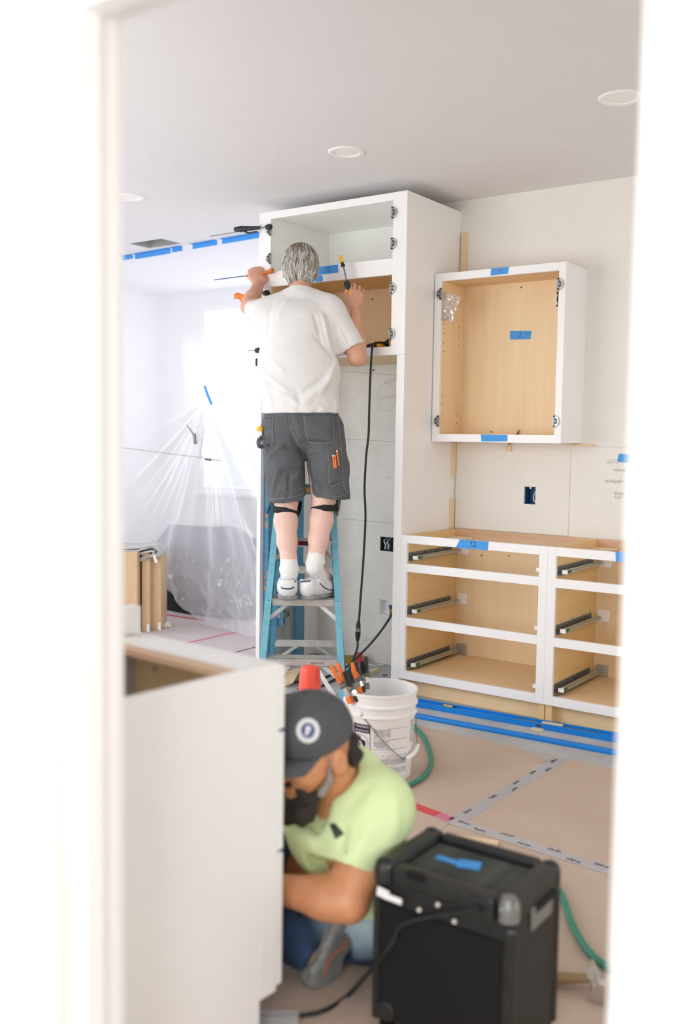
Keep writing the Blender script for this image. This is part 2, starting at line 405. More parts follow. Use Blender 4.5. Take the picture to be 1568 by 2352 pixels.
# window frames with panes where daylight enters; the front-wall one is added
def window(n, ax, p, a0, a1, z0, z1):
    wdw = thing('window_%d' % n, ((a0+a1)/2 if ax == 'y' else p, p if ax == 'y' else (a0+a1)/2, z0), kind='structure')
    def bx(nm, m, u0, w0, u1, w1, d0, d1):
        if ax == 'y': box(nm, m, wdw, u0, p+d0, w0, u1, p+d1, w1, .003)
        else: box(nm, m, wdw, p+d0, u0, w0, p+d1, u1, w1, .003)
    mid = (a0+a1)/2
    for u in (a0, mid-.025, a1-.05): bx('frame_stile', 'trim', u, z0+.05, u+.05, z1-.05, .0, .06)
    bx('frame_rail', 'trim', a0, z0, a1, z0+.05, .0, .06); bx('frame_rail', 'trim', a0, z1-.05, a1, z1, .0, .06)
    bx('pane', 'glass', a0+.05, z0+.05, mid-.025, z1-.05, .028, .032); bx('pane', 'glass', mid+.025, z0+.05, a1-.05, z1-.05, .028, .032)
    if n == 1: bx('window_sill', 'trim', a0-.04, z0-.03, a1+.04, z0, -.05, .02)
    return wdw
window(1, 'y', 6.80, -6.5, -3.9, .86, 2.6); window(2, 'x', -7.06, 1.1, 3.7, .3, 2.4); window(3, 'x', 3.0, 1.4, 4.4, .3, 2.4); window(4, 'y', 1.0, -5.2, -2.6, .65, 2.35); window(5, 'y', -2.36, -1., 1.4, .5, 2.5)  # the unseen front-wall window is made up to hold the added light
# recessed lights
for i, (x, y, nm) in enumerate(((-2.752, 3.862, 'round white recessed downlight in the ceiling, beside the tall cabinet'), (-1.42, 3.847, 'round white recessed downlight in the ceiling above the base cabinets'), (-4.30, 3.91, 'round white recessed downlight in the ceiling by the foil duct opening'))):
    r = thing('recessed_light', (x, y, ZC), nm, 'ceiling light', 'recessed ceiling lights')
    MB().lathe([(.062, -.003), (.064, -.006), (.083, -.006), (.088, -.001), (.088, .0)], (x, y, ZC), 48).build('trim_ring', 'trim', r, smooth=True)
    MB().lathe([(0, -.001), (.062, -.0025), (.062, 0)], (x, y, ZC), 40).build('lens', 'lens', r, smooth=True)
# flexible duct showing through the hole in the ceiling
x0, y0, x1, y1 = DUCT
r = thing('duct_boot', ((x0+x1)/2, (y0+y1)/2, ZC), 'crinkled foil duct boot showing through a ceiling cutout', 'duct')
for nm, a in (('foil_wall', (x0, y0, x0+.006, y1)), ('foil_wall', (x1-.006, y0, x1, y1)), ('foil_wall', (x0, y0, x1, y0+.006)), ('foil_wall', (x0, y1-.006, x1, y1))):
    box(nm, 'foil', r, a[0], a[1], ZC+.004, a[2], a[3], ZC+.22, 0)
box('foil_top', 'foil', r, x0, y0, ZC+.21, x1, y1, ZC+.22, 0)
MB().tube([(x0+.05, y0+.05, ZC+.14), ((x0+x1)/2, (y0+y1)/2, ZC+.10), (x1-.06, y1-.05, ZC+.15)], .045, 12, 6).build('foil_hose', 'foil', r, smooth=True)

# boxes let into the walls
def recess(name, k, label, m, depth=.06):
    x0, z0, x1, z1 = BOXES[k]; r = thing(name, ((x0+x1)/2, YW, z0), label, 'wall box')
    y0, y1 = YW+.002, YW+depth
    box('back', m, r, x0, y1-.003, z0, x1, y1, z1, 0)
    box('side', m, r, x0, y0, z0, x0+.004, y1, z1, 0); box('side', m, r, x1-.004, y0, z0, x1, y1, z1, 0)
    box('side', m, r, x0, y0, z0, x1, y1, z0+.004, 0); box('side', m, r, x0, y0, z1-.004, x1, y1, z1, 0)
    return r
r = recess('outlet_box', 'outlet', 'blue electrical outlet box let into the white wall above base cabinets', 'bluebox')
MB().tube([(-2.262, YW+.05, 1.12), (-2.257, YW+.012, 1.10), (-2.268, YW+.02, 1.07), (-2.256, YW+.012, 1.05), (-2.262, YW+.05, 1.045)], .003, 6, 5).build('wire', 'white_pl', r, smooth=True)
box('screw_tab', 'white_pl', r, -2.280, YW-.008, 1.122, -2.272, YW+.004, 1.131, 0)
r = recess('switch_box', 'switch', 'dark electrical box with loose wires in the bare bay drywall', 'darkbox')
for k, (x, c) in enumerate(((-3.235, 'white_pl'), (-3.225, 'bluebox'), (-3.212, 'white_pl'), (-3.2, 'bluebox'))):
    MB().tube([(x, YW+.05, .78), (x-.004, YW+.008, .765-.004*k), (x+.008, YW+.006, .735), (x+.002, YW+.01, .712), (x+.012, YW+.05, .708)], .0032, 6, 5).build('wire', c, r, smooth=True)
r = recess('water_box', 'water', 'white plastic ice-maker water box with blue valve in bay wall', 'white_pl')
MB().cyl((-3.195, YW+.03, .30), (-3.195, YW+.03, .345), .010, n=14).build('valve_body', 'brass', r, smooth=True)
MB().lathe([(0, 0), (.014, 0), (.016, .01), (.012, .02), (0, .022)], (-3.195, YW+.03, .345), 10).build('valve_knob', 'bluebox', r, smooth=True)

# ------------------------------------------------------------------ cabinets
def hinge(parent, x, y, z, sgn, k=1.22):
    "cup hinge on a face-frame edge; sgn = the side its cup sits on"
    mb = MB(); mb.box(min(x-sgn*.010*k, x+sgn*.004*k), y-.006, z-.027*k, max(x-sgn*.010*k, x+sgn*.004*k), y, z+.027*k)
    h = mb.build('hinge', 'zinc', parent, .0012)
    c = MB()
    for a0 in range(0, 14):
        a, b = [-1.45+2.9*q/14 for q in (a0, a0+1)]
        pa = [(x+sgn*(.003+rr*k*math.cos(t)), y-hh, z+rr*k*1.15*math.sin(t)) for t in (a, b) for rr, hh in ((.0175, .001), (.0175, .011), (.0125, .011), (.0125, .001))]
        c.add(pa, [(0, 1, 5, 4), (1, 2, 6, 5), (2, 3, 7, 6)])
    c.build('cup_rim', 'nickel', h)
    a = MB(); a.box(min(x, x+sgn*.013*k), y-.014, z-.008*k, max(x, x+sgn*.013*k), y-.004, z+.008*k); a.box(x-.004, y-.010, z-.019*k, x+.005, y-.005, z+.019*k)
    a.build('hinge_arm', 'zinc_dark', h, .001)
    for dz in (-.0205, .0205): MB().cyl((x-sgn*.002, y-.0062, z+dz*k), (x-sgn*.002, y-.0115, z+dz*k), .0046, n=10).build('screw', 'black', h, smooth=True)
    for dz in (-.008, .008): MB().box(min(x+sgn*.005, x+sgn*.015), y-.0145, z+dz*k-.003, max(x+sgn*.005, x+sgn*.015), y-.0138, z+dz*k+.003).build('slot', 'black', h)
    return h
X0, X1, ZT = -3.76, -2.751, 2.677
P = 'paint'
r = thing('tall_cabinet', ((X0+X1)/2, YF, 0), 'tall white refrigerator cabinet with open upper compartments and side panels down to the floor', 'cabinet')
TALL = r
box('side_panel', P, r, X0, YF, 0, X0+.028, YW, ZT); box('side_panel', P, r, X1-.028, YF+.02, 0, X1, YW, ZT)
box('stile', P, r, X0+.001, YF-.001, 1.83, -3.671, YF+.02, ZT); box('stile', P, r, -2.838, YF-.001, 1.83, X1, YF+.02, ZT)
box('stile', P, r, -2.799, YF, 0, X1, YF+.02, 1.8295)
for z0, z1 in ((2.636, ZT), (2.251, 2.337), (1.83, 1.875)): box('rail', P, r, -3.672, YF, z0, -2.837, YF+.02, z1)
box('top_panel', 'paint_in', r, X0+.028, YF+.02, ZT-.030, X1-.028, YW-.012, ZT-.012)
box('shelf_panel', 'paint_in', r, X0+.028, YF+.02, 2.30, X1-.028, YW-.012, 2.325); box('shelf_liner', 'maple_y', r, X0+.028, YF+.02, 2.285, X1-.028, YW-.012, 2.30)
box('back_panel', 'paint_in', r, X0+.028, YW-.012, 2.30, X1-.028, YW, ZT-.012); box('back_panel', 'maple', r, X0+.028, YW-.012, 1.85, X1-.028, YW, 2.30)
box('bottom_panel', 'maple_x', r, X0+.028, YF+.02, 1.832, X1-.028, YW-.002, 1.852)
box('inner_side', 'maple', r, X0+.0281, YF+.02, 1.852, X0+.088, YW-.012, 2.285); box('inner_side', 'paint_in', r, X0+.0281, YF+.02, 2.325, X0+.088, YW-.012, ZT-.030)
box('inner_side', 'maple', r, X1-.087, YF+.02, 1.852, X1-.0281, YW-.012, 2.285); box('inner_side', 'paint_in', r, X1-.087, YF+.02, 2.325, X1-.0281, YW-.012, ZT-.030)
for z in (2.571, 2.411, 2.179, 1.94):
    hinge(r, -2.836, YF-.001, z, 1); hinge(r, -3.673, YF-.001, z, -1)
mb = MB()
for (x, y) in ((855, 687), (857, 850)): p = onY(YW-.0125, x, y); mb.cyl(p, p+np.array([0, -.001, 0]), .006, n=8)
mb.build('screw_hole', 'black', r)

# wall cabinet
UX0, UX1, UZ0, UZ1 = -2.746, -1.988, 1.374, 2.288
r = thing('wall_cabinet', ((UX0+UX1)/2, YU, UZ0), 'white doorless wall cabinet with maple interior hung above the base cabinets', 'cabinet')
box('stile', P, r, UX0, YU, UZ0, -2.705, YU+.02, UZ1); box('stile', P, r, -2.025, YU, UZ0, UX1, YU+.02, UZ1)
box('rail', P, r, -2.705, YU, 2.246, -2.025, YU+.02, UZ1); box('rail', P, r, -2.705, YU, UZ0, -2.025, YU+.02, 1.417)
box('side_panel', 'maple', r, UX0+.002, YU+.02, UZ0+.002, UX0+.034, YW, UZ1); box('side_panel', P, r, UX1-.02, YU+.02, UZ0+.002, UX1-.001, YW, UZ1)
box('inner_side', 'maple', r, UX1-.034, YU+.02, UZ0+.02, UX1-.02, YW-.01, UZ1-.02)
box('top_panel', 'maple_x', r, UX0+.034, YU+.02, 2.25, UX1-.034, YW-.012, 2.270); box('bottom_panel', 'maple_x', r, UX0+.034, YU+.02, 1.38, UX1-.034, YW-.012, 1.40)
# back panel with the square cut-out for an outlet
cx0, cz0, cx1, cz1 = -2.155, 2.106, -2.085, 2.186
m = wall_with_holes('', UX0+.034, UX1-.034, 1.38, 2.27, YW-.014, YW-.004, [(cx0, cz0, cx1, cz1)], '')
m.build('back_panel', 'maple', r)
box('outlet_cutout', 'darkbox', r, cx0-.002, YW-.004, cz0-.002, cx1+.002, YW-.001, cz1+.002, 0)
MB().tube([onY(YW-.012, 1279, 676), onY(YW-.02, 1276, 688), onY(YW-.02, 1279, 700)], .005, 6, 4).build('wire', 'white_pl', r, smooth=True)
mb = MB(); g = random.Random(5)
for z in [1.48, 1.53, 1.58, 1.63, 1.87, 1.92, 1.97, 2.02]:
    for y in (YU+.05, YW-.07): mb.cyl((UX0+.034, y, z), (UX0+.0346, y, z), .0035, n=8)
for (x, y) in ((1197, 660), (1128, 992)): p = onY(YW-.014, x, y); mb.cyl(p, p+np.array([0, -.001, 0]), .005, n=8)
mb.build('shelf_pin_holes', 'black', r)
for z in (2.177, 1.487): hinge(r, -2.023, YU, z, 1); hinge(r, -2.707, YU, z, -1)
MB().prism([(0, 0), (.02, .03), (.012, 0)], onY(YW-.03, 1184, 999), (1, 0, 0), (0, 0, 1), (0, .006, 0)).build('dark_chip', 'black', r)

# drawer slide: wall rail with holes, runner, white front clip, green tab, rear bracket
def slide(parent, xs, z, sgn, rear='white_pl', y0=YF+.012, L=.49):
    a = MB(); x = xs
    a.box(min(x, x+sgn*.0025), y0, z, max(x, x+sgn*.0025), y0+L, z+.044); a.box(min(x, x+sgn*.026), y0+.004, z, max(x, x+sgn*.026), y0+L, z+.0025)
    s_ = a.build('drawer_slide', 'zinc_dark', parent, .0006)
    b = MB(); xa, xb = sorted((x+sgn*.020, x+sgn*.045)); b.box(xa, y0+.045, z+.006, xb, y0+L+.03, z+.020); b.box(xa+.004, y0+.05, z+.020, xb-.004, y0+L+.02, z+.026)
    b.build('runner', 'zinc', s_, .002)
    c = MB(); xa, xb = sorted((x+sgn*.020, x+sgn*.046)); c.box(xa, y0+.028, z+.006, xb, y0+.045, z+.026); c.build('front_clip', 'white_pl', s_, .0015)
    c = MB(); xa, xb = sorted((x+sgn*.0452, x+sgn*.047)); c.box(xa, y0+.047, z+.010, xb, y0+.057, z+.024); c.build('clip_slot', 'black', s_)
    c = MB(); c.box(xa, y0+.060, z+.010, xb, y0+.088, z+.024); c.build('release_tab', 'green_pl', s_)
    c = MB(); xa, xb = sorted((x+sgn*.012, x+sgn*.078)); c.box(xa, YW-.026, z-.012, xb, YW-.014, z+.052); c.build('rear_bracket', rear, s_, .006)
    h = MB(); xx = x+sgn*.0026; gg = random.Random(int(z*1000))
    for k in range(20):
        if k in (5, 9, 15): continue
        y = y0+.015+k*.0235; zz = z+(.033 if k % 3 else .026); h.box(min(xx, xx+sgn*.0006), y-.0035, zz-.004, max(xx, xx+sgn*.0006), y+.0035, zz+.004)
    h.build('rail_holes', 'black', s_)
    return s_
RZ = [(.833, .876), (.680, .724), (.390, .434), (.098, .143)]
def base(name, x0, x1, label, sl, sr):
    r = thing(name, ((x0+x1)/2, YF, 0), label, 'cabinet')
    box('stile', P, r, x0, YF, .098, x0+sl, YF+.02, .876); box('stile', P, r, x1-sr, YF, .098, x1, YF+.02, .876)
    for z0, z1 in RZ: box('rail', P, r, x0+sl, YF, z0, x1-sr, YF+.02, z1, .001)
    t = sl-.006
    box('side_panel', 'maple_y', r, x0+.002, YF+.02, .0, x0+t, YW-.014, .872); box('side_panel', 'maple_y', r, x1-t, YF+.02, .0, x1-.002, YW-.014, .872)
    box('bottom_panel', 'maple_x', r, x0+t, YF+.02, .125, x1-t, YW-.014, .142)
    box('back_panel', 'maple', r, x0+.002, YW-.014, .0, x1-.002, YW-.002, .78); box('nailer_rail', 'nailer', r, x0+t, YW-.032, .782, x1-t, YW-.002, .874)
    box('toe_board', 'toe', r, x0+.003, YF+.075, 0, x1-.012, YF+.09, .125)
    box('toe_edge', 'paint', r, x1-.030, YF+.060, 0, x1-.012, YF+.075, .098)
    for (cx, sg) in ((x0+t, 1), (x1-t, -1)):
        b = MB(); b.prism([(0, 0), (sg*.115, 0), (sg*.115, -.012), (sg*.012, -.115), (0, -.115)], (cx, YW-.034, .822), (1, 0, 0), (0, 1, 0), (0, 0, .012)); b.build('corner_block', 'pine', r, .002)
    mb = MB()
    for fy in (.10, .24, .47):
        for z in (.22, .27, .50, .55, .60, .64): mb.cyl((x0+t, YF+fy, z), (x0+t+.0006, YF+fy, z), .003, n=6)
    for (dx, z) in ((.36, .80), (.36, .77), (.36, .83), (.64, .80), (.64, .77), (.64, .83), (.19, .76)):
        if x0+dx < x1-t: mb.cyl((x0+dx, YW-.0145, z-.03), (x0+dx, YW-.0155, z-.03), .0045, n=8)
    mb.build('shelf_pin_holes', 'black', r)
    for z, rb in ((.7365, 'white_pl'), (.4465, 'white_pl'), (.154, 'zinc')):
        slide(r, x0+t, z, 1, rb); slide(r, x1-t, z, -1, rb)
    return r
base('base_cabinet', X1+.0005, -1.9135, 'white three-drawer base cabinet without drawers beside the tall cabinet', .0365, .0435)
base('base_cabinet', -1.9130, -1.00, 'white three-drawer base cabinet without drawers standing half behind the door casing', .0435, .0435)

# base cabinet standing by the doorway, its end panel towards us (turned 3 degrees)
th = math.radians(3.2); cu, su = math.cos(th), math.sin(th)
IO = np.array([-1.376, 1.700, 0.]); IU = np.array([cu, -su, 0]); IV = np.array([su, cu, 0])
IU = np.array([cu, su*0-0.012, 0]); IU /= np.linalg.norm(IU); IV = np.array([su+.02, cu, 0]); IV /= np.linalg.norm(IV)
IU = np.array([IV[1], -IV[0], 0])
r = thing('base_cabinet', IO+IU*-.23+IV*-.29, 'white base cabinet with plain end panel and open top beside the seated worker', 'cabinet')
def ib(nm, m, x0, y0, z0, x1, y1, z1, bev=.0015):
    return MB().obox(IO+IU*(x0+x1)/2+IV*(y0+y1)/2+ZZ*(z0+z1)/2, (IU, IV, ZZ), (abs(x1-x0)/2, abs(y1-y0)/2, abs(z1-z0)/2)).build(nm, m, r, bev)
WI = -.50
ib('end_panel', P, -.018, -.575, .0, 0, -.055, .876); ib('end_panel_front', P, -.018, -.0549, .10, 0, -.0205, .876)
ib('side_panel', 'felt', WI, -.575, .0, WI+.018, -.0205, .876)
ib('stile', P, -.04, -.020, .10, 0, -.001, .876); ib('stile', P, WI, -.020, .10, WI+.04, -.001, .876)
ib('rail', P, WI+.04, -.020, .80, -.04, -.001, .876); ib('rail', P, WI+.04, -.020, .40, -.04, -.001, .44); ib('rail', P, WI+.04, -.020, .10, -.04, -.001, .145)
ib('top_stretcher', P, WI+.018, -.100, .860, -.018, -.0205, .8745); ib('top_cleat', 'nailer', WI+.018, -.128, .852, -.018, -.1005, .868)
ib('inner_front', 'maple', WI+.018, -.030, .60, -.018, -.021, .84); ib('inner_bottom', 'maple_x', WI+.018, -.56, .12, -.018, -.031, .138); ib('back_panel', 'maple', WI+.018, -.575, .1, -.018, -.565, .876)
ib('drawer_front', P, -.30, .0, .72, -.001, .019, .868); ib('drawer_front', P, -.30, .0, .435, -.001, .019, .712); ib('drawer_front', P, -.30, .0, .112, -.001, .019, .427)
ib('filler_strip', P, WI-.03, -.06, .60, WI+.006, .0, .945)
b = MB(); b.prism([(0, 0), (.09, 0), (.09, -.012), (.012, -.09), (0, -.09)], IO+IU*(WI+.018)+IV*-.03+ZZ*.838, IU, IV, (0, 0, .012)); b.build('corner_block', 'pine', r, .002)
MB().cyl(IO+IU*-.40+IV*-.03+ZZ*.80, IO+IU*-.40+IV*-.034+ZZ*.80, .006, n=10).build('screw', 'zinc', r)

# ------------------------------------------------------------------ floor covering and tapes on it
def slab(name, m, pts, z0, z1, label=None, cat=None, group=None, kind=None, parent=None):
    mb = MB(); n = len(pts); mb.add([(*p[:2], z0) for p in pts]+[(*p[:2], z1) for p in pts], [tuple(range(n-1, -1, -1)), tuple(range(n, 2*n))]+[(i, (i+1) % n, n+(i+1) % n, n+i) for i in range(n)])
    return tag(mb.build(name, m, parent), label, cat, group, kind)
slab('floor_paper', 'paper', [(-2.62, 1.10), (-1.66, 1.10), (-1.66, 3.88), (-1.74, 3.97), (-2.0, 4.005), (-2.62, 4.01)], 0, .0018, 'brown builder paper sheet under the white bucket and green hose', 'floor paper')
slab('floor_paper', 'paper', [(-1.655, 1.10), (2.9, 1.10), (2.9, 3.99), (-1.60, 3.985), (-1.655, 3.94)], 0, .0018, 'brown builder paper sheet under the black speaker box', 'floor paper')
slab('floor_paper', 'paper2', [(-6.95, 3.1), (-3.98, 3.1), (-3.93, 4.40), (-3.97, 5.16), (-4.1, 5.45), (-6.95, 5.5)], 0, .0018, 'pale builder paper sheet in front of the hanging plastic', 'floor paper')
mb = MB(); cpt = onZ(.0, 1268, 1746)      # the torn, lifted corner
mb.tube([cpt+np.array([.02, .05, .03]), cpt+np.array([0, 0, .012]), cpt+np.array([-.03, -.08, .004])], [.004, .003, .001], 6, 5)
tag(mb.build('paper_tear', 'paper', smooth=True), 'torn curled corner of the brown floor paper', 'paper scrap')
def strip(name, m, p, q, wd, z0, label, group=None, h=.0008):
    p = np.array([*p[:2], 0.]); q = np.array([*q[:2], 0.]); d = (q-p)/np.linalg.norm(q-p); s_ = np.array([-d[1], d[0], 0])*wd/2
    return slab(name, m, [p+s_, p-s_, q-s_, q+s_], z0, z0+h, label, 'tape', group)
t1 = strip('floor_tape', 'clear_tape', onZ(0, 1046, 1888), onZ(0, 1290, 1742), .062, .0018, 'clear printed seam tape along the joint of two paper sheets')
t2 = strip('floor_tape', 'clear_tape', onZ(0, 1036, 1886), onZ(0, 1470, 2024), .062, .0027, 'clear printed seam tape crossing the paper behind the black speaker box')
strip('floor_tape', 'red_tape', onZ(0, 900, 1834), onZ(0, 1005, 1872), .05, .0018, 'red tape strip on brown paper beside the seated worker')
strip('floor_tape', 'pink_tape', onZ(0, 1005, 1872), onZ(0, 1044, 1888), .05, .0018, 'short pink tape end between red tape and clear tape')
strip('floor_tape', 'red_tape', onZ(0, 372, 1411), onZ(0, 470, 1426), .035, .0018, 'red tape strip on floor below the lifted plastic edge')
strip('floor_tape', 'pink_tape', onZ(0, 428, 1478), onZ(0, 538, 1453), .035, .0018, 'pink tape strip on pale paper in front of the plastic')
strip('floor_gap', 'rubber', onZ(0, 534, 1501), onZ(0, 590, 1486), .014, .0018, 'thin black cable lying on the pale paper by the tall cabinet')['category'] = 'cable'
def prints(parent, p, q, offs, z):
    p = np.array([*p[:2], 0.]); q = np.array([*q[:2], 0.]); d = (q-p)/np.linalg.norm(q-p); s_ = np.array([-d[1], d[0], 0]); mb = MB(); g = random.Random(2)
    for f, o in offs:
        c = p+(q-p)*f+s_*o; c[2] = z
        for k in range(5):
            ribbon(mb, [(k*.010-.02, g.uniform(-.006, 0)), (k*.010-.016, g.uniform(.002, .010)), (k*.010-.012, g.uniform(-.006, .004))], .004, c, d, s_, ZZ)
    mb.build('tape_print', 'ink', parent)
prints(t1, onZ(0, 1046, 1888), onZ(0, 1290, 1742), [(.12, .012), (.33, .01), (.47, -.018), (.55, .012), (.72, .014), (.8, -.02), (.93, .01)], .0028)
prints(t2, onZ(0, 1036, 1886), onZ(0, 1470, 2024), [(.06, .01), (.17, -.008), (.3, .02), (.42, -.01), (.56, .018), (.68, -.012), (.8, .016), (.92, -.01)], .0037)

# ------------------------------------------------------------------ tape labels on the cabinets and wall
def tape_y(Y, px, label, group=None, marks=None, m='tape'):
    pts = [onY(Y, *p) for p in px]; mb = MB()
    mb.prism([(p[0], p[2]) for p in pts], (0, Y-.0002, 0), (1, 0, 0), (0, 0, 1), (0, -.0008, 0))
    o = tag(mb.build('masking_tape', m), label, 'tape', group)
    if marks:
        for (txt, x, y, s_, ang, mm) in marks:
            p = onY(Y-.0011, x, y); k = MB(); c, n_ = math.cos(ang), math.sin(ang)
            u = np.array([c, 0, n_]); v = np.array([-n_, 0, c]); dx = 0
            for ch in txt:
                for stq in DIG[ch]: ribbon(k, [(a*s_*.75+dx, b*s_) for a, b in stq], s_*.10, p, u, v, (0, -1, 0))
                dx += s_*.62
            k.build('handwriting', mm, o)
    return o
tape_y(YF, [(728, 613), (776, 608), (777, 626), (727, 632)], 'blue tape label marked 13 on tall cabinet middle rail', marks=[('13', 748, 625, .026, .1, 'ink')])
tape_y(YF, [(722, 633), (738, 632), (741, 636), (741, 646), (722, 648)], 'short blue tape scrap under the label on tall cabinet rail')
tape_y(YU, [(1128, 616), (1169, 613), (1166, 629), (1126, 633)], 'blue tape label marked 17 on wall cabinet top rail', marks=[('17', 1142, 629, .021, .05, 'redink')])
tape_y(YU, [(1104, 998), (1165, 999), (1165, 1014), (1105, 1014)], 'blank blue tape strip on wall cabinet bottom rail')
tape_y(YW-.014, [(1171, 760), (1221, 760), (1218, 779), (1171, 780)], 'blue tape label with handwriting on wall cabinet back panel', marks=[('2', 1191, 774, .024, 0, 'ink'), ('o', 1206, 769, .012, .1, 'redink'), ('o', 1210, 769, .012, .2, 'redink'), ('o', 1214, 770, .012, .1, 'redink')])
tape_y(YF, [(1056, 1239), (1122, 1244), (1120, 1264), (1046, 1258)], 'blue tape label marked 12 on base cabinet top rail', marks=[('12', 1080, 1257, .028, .2, 'ink')])
tape_y(YF, [(1413, 1267), (1440, 1270), (1440, 1292), (1414, 1290)], 'blue tape label on base cabinet rail by the door casing')
tape_y(YW, [(1421, 1042), (1460, 1044), (1460, 1064), (1417, 1061)], 'blue tape square stuck on white wall above pencil notes')

# ------------------------------------------------------------------ pine shims tacked at the wall
def shim(label, *a): return tag(box('wood_shim', 'pine', None, *a, .001), label, 'shim', 'pine shims around the cabinets')
shim('pine strip upright between wall cabinet and tall cabinet, near the ceiling', -2.741, YW-.014, 2.255, -2.704, YW, 2.557)
shim('pine strip upright in the corner just below the wall cabinet', X1, YW-.052, 1.172, X1+.010, YW-.012, 1.372)
shim('pine strip upright in the corner just above the base cabinet', X1, YW-.062, .877, X1+.010, YW-.020, 1.049)
shim('thin pine ledger end under the lower corner of wall cabinet', -2.05, YW-.02, 1.3615, -1.918, YW, 1.3725)
r = thing('wood_clip', (-2.398, YW, 1.325), 'small pine block with screw under the wall cabinet', 'wood block')
box('block', 'pine', r, -2.412, YW-.03, 1.325, -2.394, YW, 1.373); box('tab', 'pine', r, -2.43, YW-.022, 1.338, -2.412, YW-.008, 1.353)
MB().cyl((-2.405, YW-.03, 1.36), (-2.392, YW-.036, 1.372), .003, n=6).build('screw', 'zinc_dark', r)

# ------------------------------------------------------------------ bag of hinge screws
r = thing('hardware_bag', onY(YU+.01, 1033, 740), 'clear plastic bag of hardware hanging from the wall cabinet hinge', 'bag')
mb = MB(); g = random.Random(11); N_, K_ = 9, 12
c00, c10, c11, c01 = [onY(YU+.02, *p) for p in ((1014, 668), (1058, 682), (1038, 741), (1013, 735))]
for side in (-1, 1):
    vs = []
    for j in range(K_):
        for i in range(N_):
            a, b = i/(N_-1), j/(K_-1); p = (c00*(1-a)+c10*a)*(1-b)+(c01*(1-a)+c11*a)*b
            e = math.sin(math.pi*a)*math.sin(math.pi*min(1, b*1.05)); p = p+np.array([0, side*(.004+.016*e*b)+.006*g.uniform(-1, 1)*e, .003*g.uniform(-1, 1)]); vs.append(p)
    mb.add(vs, [(j*N_+i, j*N_+i+1, (j+1)*N_+i+1, (j+1)*N_+i) for j in range(K_-1) for i in range(N_-1)])
mb.build('bag_film', 'bag', r, smooth=False)
for k in range(7):
    p = c01*.5+c11*.5+np.array([g.uniform(-.022, .028), g.uniform(-.006, .006), g.uniform(.008, .06)]); d = np.array([g.uniform(-1, 1), .2, g.uniform(-1, 1)]); d = d/np.linalg.norm(d)*.011
    MB().cyl(p-d, p+d, .003, .0045, n=8).build('screw', 'nickel', r, smooth=True)

# ------------------------------------------------------------------ plastic sheeting taped to the ceiling
def sheetY(x): return 5.06-(x+4.304)*.080
from mathutils import noise as mnoise
PN = onY(sheetY(-5.15), 476, 925)          # where the folds are gathered and taped
xs = np.linspace(-6.9, -3.965, 250); NV = 190
V = []; Fc = []
for j in range(NV):
    b = j/(NV-1)
    for i, x in enumerate(xs):
        zb = .004 if x > -5.0 else .004+.40*min(1., (-(x+5.0)/.42))**.8
        z = ZC-.002-(ZC-.002-zb)*b
        dx, dz = x-PN[0], PN[2]-z
        y = sheetY(x)
        rr = math.hypot(dx, dz); phi = math.atan2(dx, max(dz, .02))
        amp = 0.
        if dz > 0:
            env = min(1, rr/.9)
            amp = env*(.030*math.sin(phi*9+.6)+.022*math.sin(phi*17+1.9+rr)+.012*math.sin(phi*31+rr*2))
            amp *= math.exp(-(phi/1.1)**4)
        else: amp = .010*math.sin(x*9)*min(1, -dz/.4)*(1-min(1, -dz/1.1))
        low = max(0, 1-z/.75)
        cr = mnoise.fractal(Vector((x*5, z*5, 1.3)), .8, 2.1, 4)
        rg = 1-abs(mnoise.noise(Vector((x*7.5, z*7.5, 8.1))))
        y += amp+low*.13-low*(.07*math.sin(math.pi*min(1, low*.9))+.05*cr+.05*rg*low)-.06*math.exp(-((x+4.35)/.3)**2)*low
        xx = x+low*.03*mnoise.noise(Vector((x*6, z*6, 4)))
        V.append((xx, y, max(z, .003)+ (low**3)*.03*max(0, cr) ))
nx = len(xs)
Fc = [(j*nx+i, j*nx+i+1, (j+1)*nx+i+1, (j+1)*nx+i) for j in range(NV-1) for i in range(nx-1)]
mb = MB(); mb.add(V, Fc)
o = mb.build('plastic_sheet', 'film', smooth=True); tag(o, 'translucent plastic dust sheet hanging from the ceiling in folds', 'plastic sheet')
def tape_sheet(px0, px1, hgt, label, dy=-.006):
    p, q = onZ(ZC-.003, *px0), onZ(ZC-.003, *px1); p[1] = sheetY(p[0])+dy; q[1] = sheetY(q[0])+dy
    m = MB(); d = np.array([0, 0, -hgt]); m.add([p, q, q+d, p+d, p+np.array([0, -.03, .002]), q+np.array([0, -.03, .002])], [(0, 1, 2, 3), (0, 4, 5, 1)])
    o = m.build('masking_tape', 'tape'); s_ = o.modifiers.new('thickness', 'SOLIDIFY'); s_.thickness = .0008
    return tag(o, label, 'tape', 'blue tape along the top of the plastic')
tape_sheet((508, 550), (596, 534), .030, 'blue tape strip at plastic sheet top, touching the tall cabinet')
tape_sheet((441, 562), (496, 552), .030, 'short blue tape strip second along from the tall cabinet')
tape_sheet((402, 572), (421, 567), .030, 'very short blue tape piece between two longer ceiling strips')
tape_sheet((309, 585), (392, 571), .034, 'long blue tape strip at plastic top below the duct opening')
tape_sheet((278, 590), (305, 586), .026, 'blue tape end at plastic top running behind the door casing')
p, q = onY(sheetY(-5.1)-.03, 470, 886), onY(sheetY(-5.1)-.03, 486, 929)
m = MB(); m.bar(p, (p+q)/2+np.array([-.004, 0, -.006]), .022, .001, (0, 1, 0)); m.bar((p+q)/2+np.array([-.004, 0, -.003]), q, .022, .001, (0, 1, 0)); tag(m.build('masking_tape', 'tape'), 'slanted blue tape strip gathering the plastic folds', 'tape')
